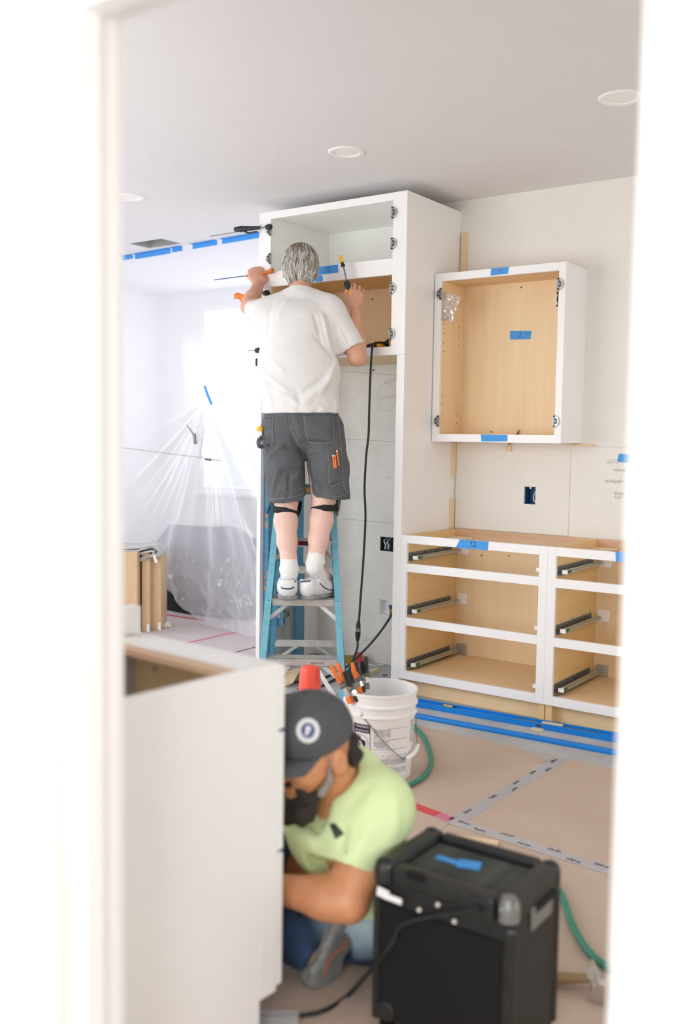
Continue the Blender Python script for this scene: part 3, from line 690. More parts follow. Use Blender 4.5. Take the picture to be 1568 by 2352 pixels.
# latch and stays of the window, pressed against the film
r = thing('window_latch', onY(5.07, 447, 1020), 'metal casement window latch with thin stay rods seen against the plastic', 'window latch')
SY = 5.075
def sp(x, y, d=0): return onY(SY+d, x, y)
MB().tube([sp(262, 1026), sp(460, 1051), sp(506, 1058)], .0026, 6).build('stay_rod', 'zinc', r); MB().tube([sp(468, 985), sp(459, 1051)], .0026, 6).build('stay_rod', 'zinc', r)
MB().bar(sp(471, 1055), sp(484, 1057), .010, .010).build('rod_joint', 'black', r); MB().bar(sp(446, 995), sp(448, 1020), .02, .018).build('latch_body', 'zinc_dark', r, .003)
MB().tube([sp(428, 976), sp(436, 985), sp(446, 1001)], [.004, .010, .012], 8, 4, .5).build('latch_lever', 'zinc', r, smooth=True); MB().bar(sp(450, 1010), sp(466, 1011), .008, .006).build('latch_arm', 'zinc', r)
# black bundle added to fill the dark gap behind the lifted edge
g = MB(); bx0, bx1, by0, by1 = -5.95, -4.72, 5.62, 6.2
g.lathe([(.72, 0), (.74, .2), (.70, .45), (.50, .60), (.0, .66)], (0, 0, 0), 28)
g.v = [np.array([-5.35+v[0]*1.0, 5.80+v[1]*.5, v[2]*(1+.08*math.sin(v[0]*9+v[1]*5))]) for v in g.v]
tag(g.build('covered_bundle', 'blackvoid', smooth=True), 'black cloth-covered bundle behind the lifted plastic edge', 'bundle')

# ------------------------------------------------------------------ upright boards with a folded felt pad
def cbox(name, m, parent, c, s_, t, z0, z1, bev=.002):
    "box square to the line of sight: floor centre, width, depth"
    c = np.array([c[0], c[1], (z0+z1)/2]); return MB().obox(c, (HR, HF, ZZ), (s_/2, t/2, (z1-z0)/2)).build(name, m, parent, bev)
BDS = []
for (xa, xb, yb, ht, lab) in ((270, 316, 1457, .575, 'beech board upright beside the door casing under grey felt'), (325, 344, 1452, .560, 'middle beech board upright under the folded grey felt'), (345, 370, 1448, .555, 'beech board upright next to the plastic sheet under grey felt')):
    p = onZ(0, (xa+xb)/2, yb); dep = pr(p)[2]; wd = (xb-xa-1)*dep/F; c = p+HF*.12
    r = thing('wood_board', (*c[:2], .0018), lab, 'board', 'upright beech boards by the plastic'); BDS.append((c, wd, ht))
    cbox('plank', 'beam', r, c, wd, .24, .0018, ht, .003)
    q = p+HR*(wd/2-.01)-HF*.003; MB().obox(q+ZZ*.03, (HR, HF, ZZ), (.010, .004, .028)).build('corner_clip', 'white_pl', r, .002)
p = onZ(0, 330, 1453); dep = pr(p)[2]
r = thing('felt_pad', (*(p+HF*.1)[:2], .575), 'grey felt pad folded over the tops of the upright boards', 'pad')
def px2(x, y): return np.array([(x-330)*dep/F, 1.385-(y-1000.5)*dep/F])
for k, prof in enumerate(([(262, 1254), (300, 1256), (350, 1251), (364, 1256), (370, 1268), (366, 1276), (352, 1272)], [(262, 1263), (310, 1266), (345, 1256), (359, 1261), (361, 1268), (340, 1276), (300, 1284)], [(262, 1273), (300, 1277), (330, 1270), (352, 1266), (330, 1281), (285, 1290)])):
    q = smooth_path([np.array([*px2(*a), 0]) for a in prof], 5); vs = []; fs = []
    for d_ in (-.01, .26):
        for a in q: vs.append(p+HR*a[0]+HF*d_+ZZ*(a[1]-p[2]))
    n_ = len(q); fs = [(i, i+1, n_+i+1, n_+i) for i in range(n_-1)]
    o = MB().add(vs, fs).build('felt_layer', 'felt', r, smooth=True); s_ = o.modifiers.new('thickness', 'SOLIDIFY'); s_.thickness = .012
MB().prism([(0, 0), (.02, .004), (.035, -.05), (.018, -.055)], p+HR*px2(351, 1273)[0]+ZZ*px2(351, 1273)[1]-HF*.012, HR, ZZ, HF*.002).build('loose_strip', 'white_pl', r)
o = MB(); c = onZ(0, 380, 1440); o.add([c+ZZ*.004-HR*.03, c+HR*.05+ZZ*.004, c+HF*.09+ZZ*.03, c-HR*.02-HF*.05+ZZ*.006], [(0, 3, 1), (0, 1, 2)]); tag(o.build('paper_scrap', 'white_pl'), 'small white paper scrap at the foot of the boards', 'paper scrap')

# ------------------------------------------------------------------ step ladder the worker stands on
LC = at(4.95, 696, 1378); LCxy = np.array([LC[0], LC[1], 0.])
def lp(s_, t, z): return LCxy+HR*s_+HF*t+ZZ*z
def tf(z): return (z-.57)*.34             # front rails lean away from us
def hw(z): return .231-.068*z
def tr_(z): return tf(1.12)+.05+(1.12-z)*.42
r = thing('step_ladder', lp(0, .2, 0), 'blue fibreglass step ladder with aluminium steps, the worker standing on it', 'ladder')
def channel(p0, p1, w, d, out, fwd):
    "C-section rail: web facing us, two flanges"
    mb = MB(); p0 = np.asarray(p0); p1 = np.asarray(p1); ax = (p1-p0)/np.linalg.norm(p1-p0); c = (p0+p1)/2; L = np.linalg.norm(p1-p0)/2
    o_ = np.asarray(out, float); o_ = o_-ax*(o_@ax); o_ /= np.linalg.norm(o_); f_ = np.cross(ax, o_); f_ = f_ if f_@fwd > 0 else -f_
    mb.obox(c, (o_, f_, ax), (w/2, .002, L)); mb.obox(c+o_*(w/2-.002)+f_*d/2, (o_, f_, ax), (.002, d/2, L)); mb.obox(c+f_*d, (o_, f_, ax), (w/2, .002, L))
    return mb
for sg in (-1, 1):
    a, b = lp(sg*(hw(0)-.017), tf(0), .0), lp(sg*(hw(1.1)-.017), tf(1.1), 1.1)
    rl = channel(a, b, .033, .075, HR*sg, HF).build('front_rail', 'lad', r, .001)
    for z in (.285, .57, .80, .86): MB().cyl(lp(sg*(hw(z)-.017), tf(z)-.006, z-.012), lp(sg*(hw(z)-.017), tf(z)+.002, z-.012), .0062, .0075, n=12).build('rivet', 'nickel', rl, smooth=True)
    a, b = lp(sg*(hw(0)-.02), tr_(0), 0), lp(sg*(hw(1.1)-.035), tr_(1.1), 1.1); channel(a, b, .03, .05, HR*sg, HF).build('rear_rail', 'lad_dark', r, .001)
    MB().obox(lp(sg*(hw(0)-.017), tf(0)+.035, .012), (HR, HF, ZZ), (.022, .048, .0125)).build('foot', 'rubber', r, .003); MB().obox(lp(sg*(hw(0)-.02), tr_(0)+.02, .012), (HR, HF, ZZ), (.02, .035, .0125)).build('foot', 'rubber', r, .003)
STEPS = (.285, .57, .86)
for z in STEPS:
    w_ = hw(z)-.034; mb = MB(); t = tf(z)
    mb.obox(lp(0, t+.044, z-.002), (HR, HF, ZZ), (w_, .044, .002)); mb.obox(lp(0, t+.002, z-.018), (HR, HF, ZZ), (w_, .002, .018)); mb.obox(lp(0, t+.086, z-.016), (HR, HF, ZZ), (w_, .002, .014))
    for k in range(5): mb.obox(lp(0, t+.012+.016*k, z+.0008), (HR, HF, ZZ), (w_, .003, .0010))
    s_ = mb.build('step', 'alu', r, .0008)
    for sg in (-1, 1): MB().bar(lp(sg*(w_*.42), t+.03, z-.020), lp(sg*(hw(z-.10)-.030), tf(z-.10)+.03, z-.10), .020, .003, HF).build('step_brace', 'alu', r)
mb = MB(); 
for sg in (-1, 1): MB().bar(lp(sg*.055, tf(.285)+.03, .262), lp(sg*(hw(.02)-.03), tf(.02)+.03, .06), .022, .004, HF).build('foot_brace', 'alu', r)
for z in (.21, .66): 
    MB().obox(lp(0, tr_(z), z), (HR, HF, ZZ), (hw(z)-.035, .004, .020)).build('rear_spreader', 'alu', r, .002)
for sg in (-1, 1): MB().bar(lp(sg*.05, tr_(.2)-.008, .20), lp(sg*(hw(.1)-.06), tr_(.1)-.008, .115), .018, .004, HF).build('rear_brace', 'alu', r)
MB().obox(lp(0, tf(1.12)+.07, 1.115), (HR, HF, ZZ), (hw(1.1)+.006, .085, .024)).build('top_cap', 'lad', r, .006)
for sg in (-1, 1): MB().bar(lp(sg*(hw(.75)-.01), tf(.75)+.06, .75), lp(sg*(hw(.72)-.02), tr_(.72), .72), .004, .02).build('spreader_arm', 'alu', r)
def letters(txt, size, o, u, v, m, parent, name='lettering'):
    vv, ff = mesh_text(txt, size); u, v = np.asarray(u, float), np.asarray(v, float)
    mb = MB(); mb.add([np.asarray(o)+u*a[0]+v*a[1] for a in vv], ff); return mb.build(name, m, parent)
letters('DE IN U.S.A.', .013, lp(.045, tf(.285)-.0012, .259), HR, ZZ, 'ink', r)
for (sx, wd, m_) in ((-.045, .030, 'redink'), (-.02, .050, 'darkbox')): MB().obox(lp(sx+.02, tf(.86)-.0006, .843), (HR, HF, ZZ), (wd/2, .0006, .011)).build('warning_label', m_, r)
MB().obox(lp(.075, tf(.86)-.0006, .843), (HR, HF, ZZ), (.02, .0005, .011)).build('warning_label', 'white_pl', r)
MB().obox(lp(.02, tf(1.12)-.017, 1.115), (HR, HF, ZZ), (.05, .0008, .012)).build('cap_label', 'yellow', r)

# second ladder, folded, leaning upright inside the bay against its side panel
r = thing('step_ladder', (X0+.09, YF+.14, 0), 'taller blue ladder folded upright against the inside of the tall cabinet', 'ladder')
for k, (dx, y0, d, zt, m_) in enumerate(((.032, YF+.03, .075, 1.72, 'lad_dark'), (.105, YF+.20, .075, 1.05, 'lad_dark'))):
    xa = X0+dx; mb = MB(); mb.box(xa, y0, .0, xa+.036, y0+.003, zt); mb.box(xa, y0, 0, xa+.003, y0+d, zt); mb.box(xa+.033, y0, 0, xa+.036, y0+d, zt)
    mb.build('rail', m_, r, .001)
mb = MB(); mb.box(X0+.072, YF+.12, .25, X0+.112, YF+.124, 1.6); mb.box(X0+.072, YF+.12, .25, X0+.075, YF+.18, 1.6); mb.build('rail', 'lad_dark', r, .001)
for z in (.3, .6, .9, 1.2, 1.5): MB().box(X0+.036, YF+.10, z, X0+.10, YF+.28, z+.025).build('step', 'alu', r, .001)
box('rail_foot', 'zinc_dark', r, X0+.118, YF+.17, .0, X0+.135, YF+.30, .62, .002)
g = random.Random(9)
for z in (1.12, 1.135, 1.16, 1.18, .86, .88, .92, .47, .49, .52, .55, .58): MB().obox((X0+.05+g.uniform(-.01, .01), YF+.0295, z), ((1, 0, 0), (0, 1, 0), ZZ), (.004+.004*g.random(), .0006, .006+.006*g.random())).build('paint_fleck', 'orange', r)

# ------------------------------------------------------------------ bucket with label
BC = at(4.03, 874, 1577); bx, by = BC[0], BC[1]; BH = .362
r = thing('bucket', (bx, by, .002), 'white plastic bucket with printed warning label and wire handle', 'bucket')
def brad(z): return .130+.018*(z/BH)
prof = [(.0, .0), (brad(0), 0)]+[(brad(z), z) for z in (.05, .15, .24)]+[(.146, .262), (.152, .266), (.152, .273), (.146, .277), (.147, .300), (.154, .305), (.154, .313), (.1475, .317), (.149, .350), (.153, .353), (.153, .362), (.144, .362), (.1435, .30), (.125, .01), (0, .008)]
MB().lathe(prof, (bx, by, .002), 72).build('body', 'white_pl', r, smooth=True)
def on_bucket(a, z, off=.0008): return np.array([bx+(brad(z)+off)*math.cos(a), by+(brad(z)+off)*math.sin(a), .002+z])
A0 = math.atan2(-by, -bx)                     # side of the bucket towards us
def patch(name, m, a0, a1, z0, z1, off=.0009, n=10):
    vs = []; 
    for i in range(n+1):
        a = a0+(a1-a0)*i/n; vs += [on_bucket(a, z0, off), on_bucket(a, z1, off)]
    return MB().add(vs, [(2*i, 2*i+2, 2*i+3, 2*i+1) for i in range(n)]).build(name, m, r)
def btext(txt, size, a, z, m, off=.0016):
    vv, ff = mesh_text(txt, size); mb = MB(); mb.add([on_bucket(a+q[0]/.142, z+q[1], off) for q in vv], ff); mb.build('lettering', m, r)
def ang(x): return A0+math.asin(max(-1, min(1, (x-874)/80.)))
aL, aR = ang(816), ang(852)
patch('warning_panel', 'print_navy', aL, aR, .205, .240, .0012)
btext('WARNING', .0125, aL+.07, .2265, 'white_pl'); btext('ADVERTENCIA', .0098, aL+.035, .2105, 'white_pl')
for a_ in (aL, aR): patch('panel_edge', 'print_navy', a_-.008, a_+.008, .115, .205, .0012, 2)
patch('panel_edge', 'print_navy', aL, aR, .113, .116, .0012)
# pictogram: a figure bent over a bucket, in a ring
ac, zc_ = (aL+aR)/2, .163; mb = MB(); ring = [(ac+.030/.142*math.cos(t), zc_+.034*math.sin(t)) for t in np.linspace(0, 2*math.pi, 33)]
for (a1, z1), (a2, z2) in zip(ring[:-1], ring[1:]): mb.add([on_bucket(a1, z1, .0014), on_bucket(a2, z2, .0014), on_bucket(ac+(a2-ac)*.93, zc_+(z2-zc_)*.93, .0014), on_bucket(ac+(a1-ac)*.93, zc_+(z1-zc_)*.93, .0014)], [(0, 1, 2, 3)])
mb.build('pictogram_ring', 'print_grey', r)
def poly_b(pts): return MB().add([on_bucket(ac+x/.142, zc_+y, .0016) for x, y in pts], [tuple(range(len(pts)))])
poly_b([(-.013, .022), (-.006, .026), (-.004, .014), (.012, .012), (.018, .004), (.016, -.014), (.010, -.026), (.006, -.012), (-.002, .004), (-.008, .010), (-.014, .014)]).build('pictogram', 'print_navy', r)
poly_b([(-.016, -.004), (-.004, -.002), (-.005, -.024), (-.014, -.024)]).build('pictogram', 'print_grey', r)
g = random.Random(21)
def lines(a0, a1, z0, z1, m, pitch=.0042, fill=.9):
    mb = MB(); z = z1
    while z > z0:
        aa = a0
        while aa < a1:
            w_ = g.uniform(.02, .07)
            if g.random() < fill:
                e = min(a1, aa+w_); mb.add([on_bucket(aa, z, .001), on_bucket(e, z, .001), on_bucket(e, z+.0017, .001), on_bucket(aa, z+.0017, .001)], [(0, 1, 2, 3)])
            aa += w_+.012
        z -= pitch
    o = mb.build('fine_print', m, r); o['kind'] = 'stuff'
b0, b1 = ang(859), ang(938)
lines(b0+.02, b0+.50, .190, .222, 'print_grey'); lines(b0+.02, b0+.46, .148, .174, 'print_grey'); lines(b0+.4, b1, .222, .226, 'print_grey'); lines(b0, b1, .180, .181, 'print_grey', .01, 1); lines(b0, b1, .140, .141, 'print_grey', .01, 1); lines(b0+.2, b1, .112, .113, 'print_grey', .01)
lines(b0, b0+.06, .205, .225, 'print_red', .012); lines(b0, b0+.1, .150, .186, 'print_red', .02); lines(b0+.35, b0+.8, .104, .105, 'print_red', .01); lines(b0+.4, b0+.75, .064, .066, 'print_red', .01)
lines(b0+.2, b1, .074, .098, 'print_grey'); lines(b0+.3, b1, .042, .060, 'print_grey'); lines(ang(944), ang(951), .15, .25, 'print_grey'); lines(ang(786), ang(812), .236, .246, 'print_grey', .003, 1)
pA, pB = on_bucket(ang(829), .285, .004), on_bucket(ang(962) if False else A0+1.45, .285, .004)
hg = [pA, on_bucket(ang(850), .245, .006), on_bucket(ang(884), .175, .012), on_bucket(ang(916), .115, .020), on_bucket(ang(932), .098, .022)]
MB().tube(hg, .0019, 6, 6).build('handle_wire', 'zinc_dark', r, smooth=True)
MB().tube([on_bucket(ang(929), .098, .022), on_bucket(ang(944), .112, .024), on_bucket(A0+1.42, .128, .022)], .009, 12, 5).build('handle_grip', 'white_pl', r, smooth=True)
MB().tube([on_bucket(A0+1.42, .128, .022), on_bucket(A0+1.46, .18, .012), on_bucket(A0+1.52, .285, .003)], .0019, 6, 5).build('handle_wire', 'zinc_dark', r, smooth=True)
MB().cyl(on_bucket(ang(829), .285, -.004), on_bucket(ang(829), .285, .012), .012, n=14).build('handle_ear', 'white_pl', r, smooth=True)

# spring clamps gripping the bucket rim
def spring_clamp(tip, top, side, color, label, jaw='black'):
    "tip = where the jaws bite, top = between the handle ends"
    tip, top, side = [np.asarray(q, float) for q in (tip, top, side)]; ax = top-tip; L = np.linalg.norm(ax); ax /= L; side = side-ax*(side@ax); side /= np.linalg.norm(side); nn = np.cross(ax, side)
    r = thing('spring_clamp', tip, label, 'clamp', 'spring clamps on the bucket rim'); pv = tip+ax*L*.44
    for sg in (-1, 1):
        jt = tip+side*sg*.006; hb = pv+side*sg*.012; ht = top+side*sg*.026; hm = hb+(ht-hb)*.18
        j = MB(); j.bar(jt+ax*.012, pv-side*sg*.002, .020, .006, side); j.build('jaw', 'nickel', r, .002)
        MB().bar(jt-ax*.006, jt+ax*.022, .022, .011, side).build('jaw_pad', jaw, r, .003)
        h = MB(); h.bar(pv-side*sg*.006-ax*.01, hm, .028, .007, side); h.build('arm', 'zinc_dark', r, .002)
        MB().tube([hm-ax*.006, hm*.5+ht*.5+side*sg*.002, ht], [.0100, .0115, .0095], 12, 4, .8).build('handle', color, r, smooth=True)
    MB().cyl(pv-nn*.016, pv+nn*.016, .012, n=16).build('spring', 'zinc_dark', r, smooth=True)
    return r
RA = lambda x, y, d=4.0: at(d, x, y)
spring_clamp(RA(805, 1612, 3.93), RA(768, 1526, 3.97), HR*.5+HF*.85, 'orange', 'orange-handled spring clamp tilted over the bucket rim', 'orange')
spring_clamp(RA(822, 1608, 3.93), RA(795, 1542, 3.96), HR*.3+HF*.9, 'black', 'black-handled spring clamp next to the tilted orange clamp', 'black')
spring_clamp(RA(826, 1590, 4.06), RA(811, 1522, 4.08), HR*.15+HF, 'orange', 'orange-handled spring clamp standing upright on the bucket rim', 'orange')
spring_clamp(RA(832, 1588, 4.10), RA(822, 1520, 4.12), HR*.4+HF*.8, 'black', 'black-handled spring clamp between the orange and the tallest clamp', 'black')
spring_clamp(RA(843, 1580, 4.13), RA(838, 1508, 4.15), HR*.05+HF, 'black', 'tallest black-handled spring clamp on the far bucket rim', 'zinc_dark')

# ------------------------------------------------------------------ cone
c = at(4.05, 712, 1530); cz = c[2]
r = thing('traffic_cone', (c[0], c[1], 0), 'bright orange traffic cone with white collar behind the seated worker', 'cone')
prof = [(.0, cz), (.030, cz), (.038, cz-.004), (.041, cz-.012), (.048, cz-.113)]
MB().lathe([(.048, cz-.113), (.052, cz-.18), (.053, cz-.18)], (c[0], c[1], 0), 40).build('collar', 'white_pl', r, smooth=True)
MB().lathe(prof[::-1], (c[0], c[1], 0), 40).build('cap', 'cone', r, smooth=True); MB().lathe([(.052, cz-.18), (.075, .03), (.10, .02), (.10, .0)][::-1], (c[0], c[1], 0), 40).build('skirt', 'cone', r, smooth=True)
MB().box(c[0]-.12, c[1]-.12, .0, c[0]+.12, c[1]+.12, .02).build('base', 'cone', r, .006)

# ------------------------------------------------------------------ long blue levels on the floor
r = thing('beam_level', (-2.0, 4.36, 0), 'long blue beam level lying against the toe boards, channel side up', 'level')
p, q = onZ(.004, 940, 1619), onZ(.004, 1440, 1708); d = (q-p)/np.linalg.norm(q-p); s_ = np.array([-d[1], d[0], 0]); c = (p+q)/2; L = np.linalg.norm(q-p)/2+.12
MB().obox(c+ZZ*.0105, (d, s_, ZZ), (L, .0035, .0145)).build('flange', 'blue', r, .001); MB().obox(c+ZZ*.0105+s_*.058, (d, s_, ZZ), (L, .0035, .0145)).build('flange', 'blue', r, .001)
MB().obox(c+ZZ*.010+s_*.029, (d, s_, ZZ), (L, .0275, .003)).build('web', 'blue', r)
for x in (1205, 1290, 1345): 
    pp = onZ(.04, x, 1600+(x-957)*.183); k = (pp-c)@d; MB().obox(c+d*k+s_*.029+ZZ*.0125, (d, s_, ZZ), (.06, .024, .002)).build('hand_slot', 'zinc_dark', r)
k = (onZ(.04, 1030, 1615)-c)@d; v = MB().obox(c+d*k+s_*.022+ZZ*.018, (d, s_, ZZ), (.035, .018, .006)).build('vial_housing', 'black', r, .004); MB().obox(c+d*k+s_*.022+ZZ*.024, (d, s_, ZZ), (.026, .010, .003)).build('vial', 'yellow', r, .003)
k = (onZ(.03, 1252, 1651)-c)@d; MB().obox(c+d*k-s_*.004+ZZ*.012, (d, s_, ZZ), (.013, .0006, .005)).build('slot', 'darkbox', r)
b_ = box('wood_shim', 'pine', None, -1.925, 4.302, 0, -1.865, 4.33, .005, .001); tag(b_, 'small pine wedge under the blue beam level', 'shim')
b_ = MB().bar(c+d*((onZ(.05, 1270, 1650)-c)@d-.05)+s_*.03+ZZ*.020, c+d*((onZ(.05, 1270, 1650)-c)@d+.05)+s_*.035+ZZ*.020, .028, .008).build('wood_chip', 'pine'); tag(b_, 'pine chip lying in the channel of the blue level', 'wood chip')
r = thing('straightedge', (-2.0, 4.13, 0), 'slim blue straightedge lying on bare concrete in front of level', 'level')
p, q = onZ(.0, 900, 1640), onZ(.0, 1440, 1741); d = (q-p)/np.linalg.norm(q-p); s_ = np.array([-d[1], d[0], 0]); c = (p+q)/2; L = np.linalg.norm(q-p)/2+.1
MB().prism([(0, 0), (.034, 0), (.034, .014), (.026, .022), (.008, .022), (0, .014)], c-d*L, s_, ZZ, d*2*L).build('bar', 'blue', r, .003)
MB().obox(c+d*L+s_*.017+ZZ*.011, (d, s_, ZZ), (.004, .017, .011)).build('end_cap', 'black', r, .002)

# ------------------------------------------------------------------ cords, hose, loose things on the floor
def floorpath(px, z): return [onZ(z, *p) for p in px]
o = MB().tube(floorpath([(905, 1650), (938, 1658), (957, 1675), (975, 1697), (988, 1730), (989, 1757), (972, 1783), (945, 1800), (915, 1812), (880, 1822)], .013), .0105, 10, 8).build('air_hose', 'hose', smooth=True); tag(o, 'green air hose curving around the white bucket', 'hose')
o = MB().tube(floorpath([(1262, 2010), (1292, 2062), (1312, 2118), (1340, 2170), (1372, 2205), (1420, 2235), (1470, 2255)], .013), .0105, 10, 8).build('air_hose', 'hose', smooth=True); tag(o, 'green air hose running past the black speaker box', 'hose')
r = thing('power_cable', onY(YF-.012, 822, 1440), 'black cord hanging out of tall cabinet to a plug connection', 'cord')
pts = [onY(YF+.09, 892, 790), onY(YF+.04, 872, 787), onY(YF-.010, 858, 790)]+[onY(YF-.012, *p) for p in ((854, 806), (851, 850), (848, 930), (846, 1000), (841, 1045), (837, 1120), (839, 1190), (834, 1290), (828, 1370), (824, 1428))]
MB().tube(pts, .0062, 8, 7).build('cable', 'cord', r, smooth=True)
a, b = onY(YF-.012, 823, 1424), onY(YF-.012, 821, 1472)
MB().tube([a, a*.75+b*.25, a*.6+b*.4], [.007, .013, .013], 12).build('plug', 'black', r, smooth=True); MB().tube([a*.62+b*.38, a*.45+b*.55], [.0145, .0145], 12).build('plug_face', 'zinc_dark', r, smooth=True); MB().tube([a*.45+b*.55, a*.2+b*.8, b], [.015, .014, .008], 12).build('socket', 'black', r, smooth=True)
pts = [onY(YF-.012, 821, 1470), onY(YF-.03, 820, 1490), onY(YF-.08, 812, 1512), onZ(.008, 798, 1545), onZ(.008, 770, 1560), onZ(.008, 735, 1577), onZ(.008, 690, 1592), onZ(.008, 640, 1600)]
MB().tube(pts, .0062, 8, 7).build('cable', 'cord', r, smooth=True)
pts = [onY(YF+.06, 905, 1400), onY(YF+.02, 892, 1424), onY(YF, 868, 1458), onY(YF-.02, 842, 1488), onY(YF-.05, 818, 1512), onZ(.008, 795, 1532), onZ(.008, 745, 1556), onZ(.008, 690, 1565), onZ(.008, 640, 1570)]
o = MB().tube(pts, .0062, 8, 7).build('extension_lead', 'cord', smooth=True); tag(o, 'black cord running from behind tall cabinet stile to the floor', 'cord')
pts = [onY(YW-.02, 893, 1395), onY(YW-.05, 878, 1412), onY(YW-.1, 850, 1450), onZ(.004, 822, 1500), onZ(.004, 850, 1527), onZ(.004, 900, 1523)]
o = MB().tube(pts, .0028, 6, 7).build('water_line', 'white_pl', smooth=True); tag(o, 'thin white water line looping down from the wall box', 'tubing')
def scrap(name, m, p, q, w_, h_, label, cat, bev=.001): return tag(MB().bar(onZ(h_/2, *p), onZ(h_/2, *q), w_, h_).build(name, m, None, bev), label, cat)
MT['olive'] = mat('olive_board', (170, 140, 70), .6); MT['red'] = mat('red_plastic', (214, 66, 70), .45)
scrap('trim_board', 'olive', (768, 1515), (812, 1514), .02, .05, 'olive-brown board on the floor at the back of the bay', 'board')
scrap('driver_handle', 'black', (752, 1510), (766, 1510), .025, .028, 'black tool handle on the floor behind the ladder', 'tool')
scrap('red_case', 'red', (818, 1512), (832, 1512), .06, .07, 'small red plastic case behind the spring clamps', 'case', .008)
scrap('wood_offcut', 'pine', (842, 1547), (866, 1539), .03, .02, 'short pine offcut on concrete by the tall cabinet stile', 'offcut')
o = MB().cyl(onZ(.004, 878, 1551), onZ(.004, 889, 1550), .003, n=8).build('loose_screw', 'black'); tag(o, 'single black screw on concrete behind the bucket', 'screw')
o = MB().tube(floorpath([(690, 1508), (720, 1502), (748, 1507), (790, 1500)], .003), .002, 6, 6).build('wire_scrap', 'zinc_dark', smooth=True); tag(o, 'thin bent wire on the floor behind the ladder', 'wire')
g = random.Random(4)
for k in range(7):
    a = onZ(.006+.0055*k, 655+2*k, 1575-1.2*k); b = onZ(.006+.0055*k, 664+3.4*k, 1543-1.2*k)
    tag(MB().bar(a, b, .030, .005).build('wood_shim', 'pine', None, .0006), 'pine shim from the loose bundle on the floor behind the ladder', 'shim', 'bundle of shims behind the ladder')
scrap('wood_strip', 'pine', (985, 1916), (1143, 1938), .036, .010, 'pale pine strip on brown paper behind the black speaker box', 'offcut')
g = random.Random(8)
for k in range(16):
    x, y = g.uniform(640, 760), g.uniform(1575, 1640); c_ = onZ(.002, x, y); a_ = g.uniform(0, 3)
    tag(MB().obox(c_, ((math.cos(a_), math.sin(a_), 0), (-math.sin(a_), math.cos(a_), 0), ZZ), (.004+.006*g.random(), .003, .002)).build('debris_chip', 'darkbox'), 'tiny dark chip of debris on the bare concrete', 'debris', 'debris chips on the concrete')
o = MB().obox(onZ(.006, 612, 2352), (HR, HF, ZZ), (.075, .05, .006)).build('board_offcut', MT['felt'], None, .002); tag(o, 'grey board offcut on floor at the end of the base cabinet', 'offcut')

# hammer
hd = onZ(.03, 1372, 2262); r = thing('hammer', (hd[0], hd[1], .002), 'steel claw hammer with brown wooden handle on the paper', 'hammer')
hl = onZ(.022, 1250, 2246); MT['hickory'] = mat('hickory', (150, 122, 84), .5)
MB().tube([hl, hl*.5+onZ(.024, 1352, 2247)*.5, onZ(.026, 1352, 2247)], [.019, .016, .013], 12, 4, .8).build('handle', 'hickory', r, smooth=True)
MB().tube([onZ(.026, 1348, 2246), onZ(.03, 1372, 2247)], [.012, .013], 10).build('neck', 'zinc', r, smooth=True)
MB().tube([onZ(.03, 1368, 2242), onZ(.03, 1374, 2262), onZ(.03, 1376, 2270)], [.015, .013, .020], 14).build('head', 'zinc', r, smooth=True); MB().tube([onZ(.03, 1376, 2269), onZ(.03, 1379, 2284)], [.024, .024], 16).build('face', 'nickel', r, smooth=True)
MB().tube([onZ(.03, 1368, 2244), onZ(.04, 1362, 2225), onZ(.03, 1360, 2205)], [.015, .012, .004], 8, 4, .5).build('claw', 'zinc', r, smooth=True)

# ------------------------------------------------------------------ black speaker box
SX0, SX1, SY0, SY1, SZ = -1.213, -.853, 1.852, 2.108, .407
MT['tolex'] = mat('black_tolex', (30, 33, 33), .5, var=.5, vscale=9, bump=.5, bscale=300, rgb2=(17, 19, 19)); MT['tolex2'] = mat('scuffed_black', (38, 41, 41), .42, var=.5, vscale=12, rgb2=(20, 22, 22))
MT['rib'] = mat('ribbed_grille', (92, 96, 92), .5, var=.5, vscale=30, rgb2=(50, 54, 52))
r = thing('speaker_box', ((SX0+SX1)/2, (SY0+SY1)/2, .002), 'scuffed black portable speaker box with corner guards and ribbed top', 'speaker')
box('body', 'tolex', r, SX0+.002, SY0+.012, .014, SX1-.004, SY1-.004, SZ-.035, .012)
box('rear_panel', MT['blackvoid'], r, SX0+.02, SY0+.004, .03, SX1-.03, SY0+.0125, SZ-.10, .002)
for xa, xb in ((SX0, SX0+.05), (SX1-.05, SX1)): box('end_cap', 'tolex2', r, xa, SY0, SZ-.06, xb, SY1, SZ, .014)
box('front_lip', 'tolex2', r, SX0+.049, SY0, SZ-.05, SX1-.049, SY0+.045, SZ-.006, .010); box('rear_lip', 'tolex2', r, SX0+.049, SY1-.03, SZ-.05, SX1-.049, SY1, SZ-.002, .010)
for k in range(11): box('vent_rib', MT['rib'], r, SX0+.05, SY0+.050+k*.0162, SZ-.036, SX1-.05, SY0+.058+k*.0162, SZ-.022, .002)
box('corner_post', 'tolex2', r, SX1-.030, SY0, .02, SX1, SY0+.03, SZ-.06, .012); box('corner_post', 'tolex2', r, SX0, SY0, .02, SX0+.02, SY0+.03, SZ-.06, .008); box('corner_post', 'tolex2', r, SX1-.02, SY1-.02, .02, SX1, SY1, SZ-.06, .008)
for (cx, cy, m_) in ((SX1-.022, SY0+.020, 'zinc_dark'), (SX0+.020, SY0+.020, 'tolex2'), (SX1-.022, SY1-.020, 'tolex2'), (SX0+.02, SY1-.02, 'tolex2')):
    MB().lathe([(0, .026), (.014, .023), (.022, .014), (.025, 0), (.024, -.03), (.0, -.03)], (cx, cy, SZ-.022), 18).build('corner_guard', m_, r, smooth=True)
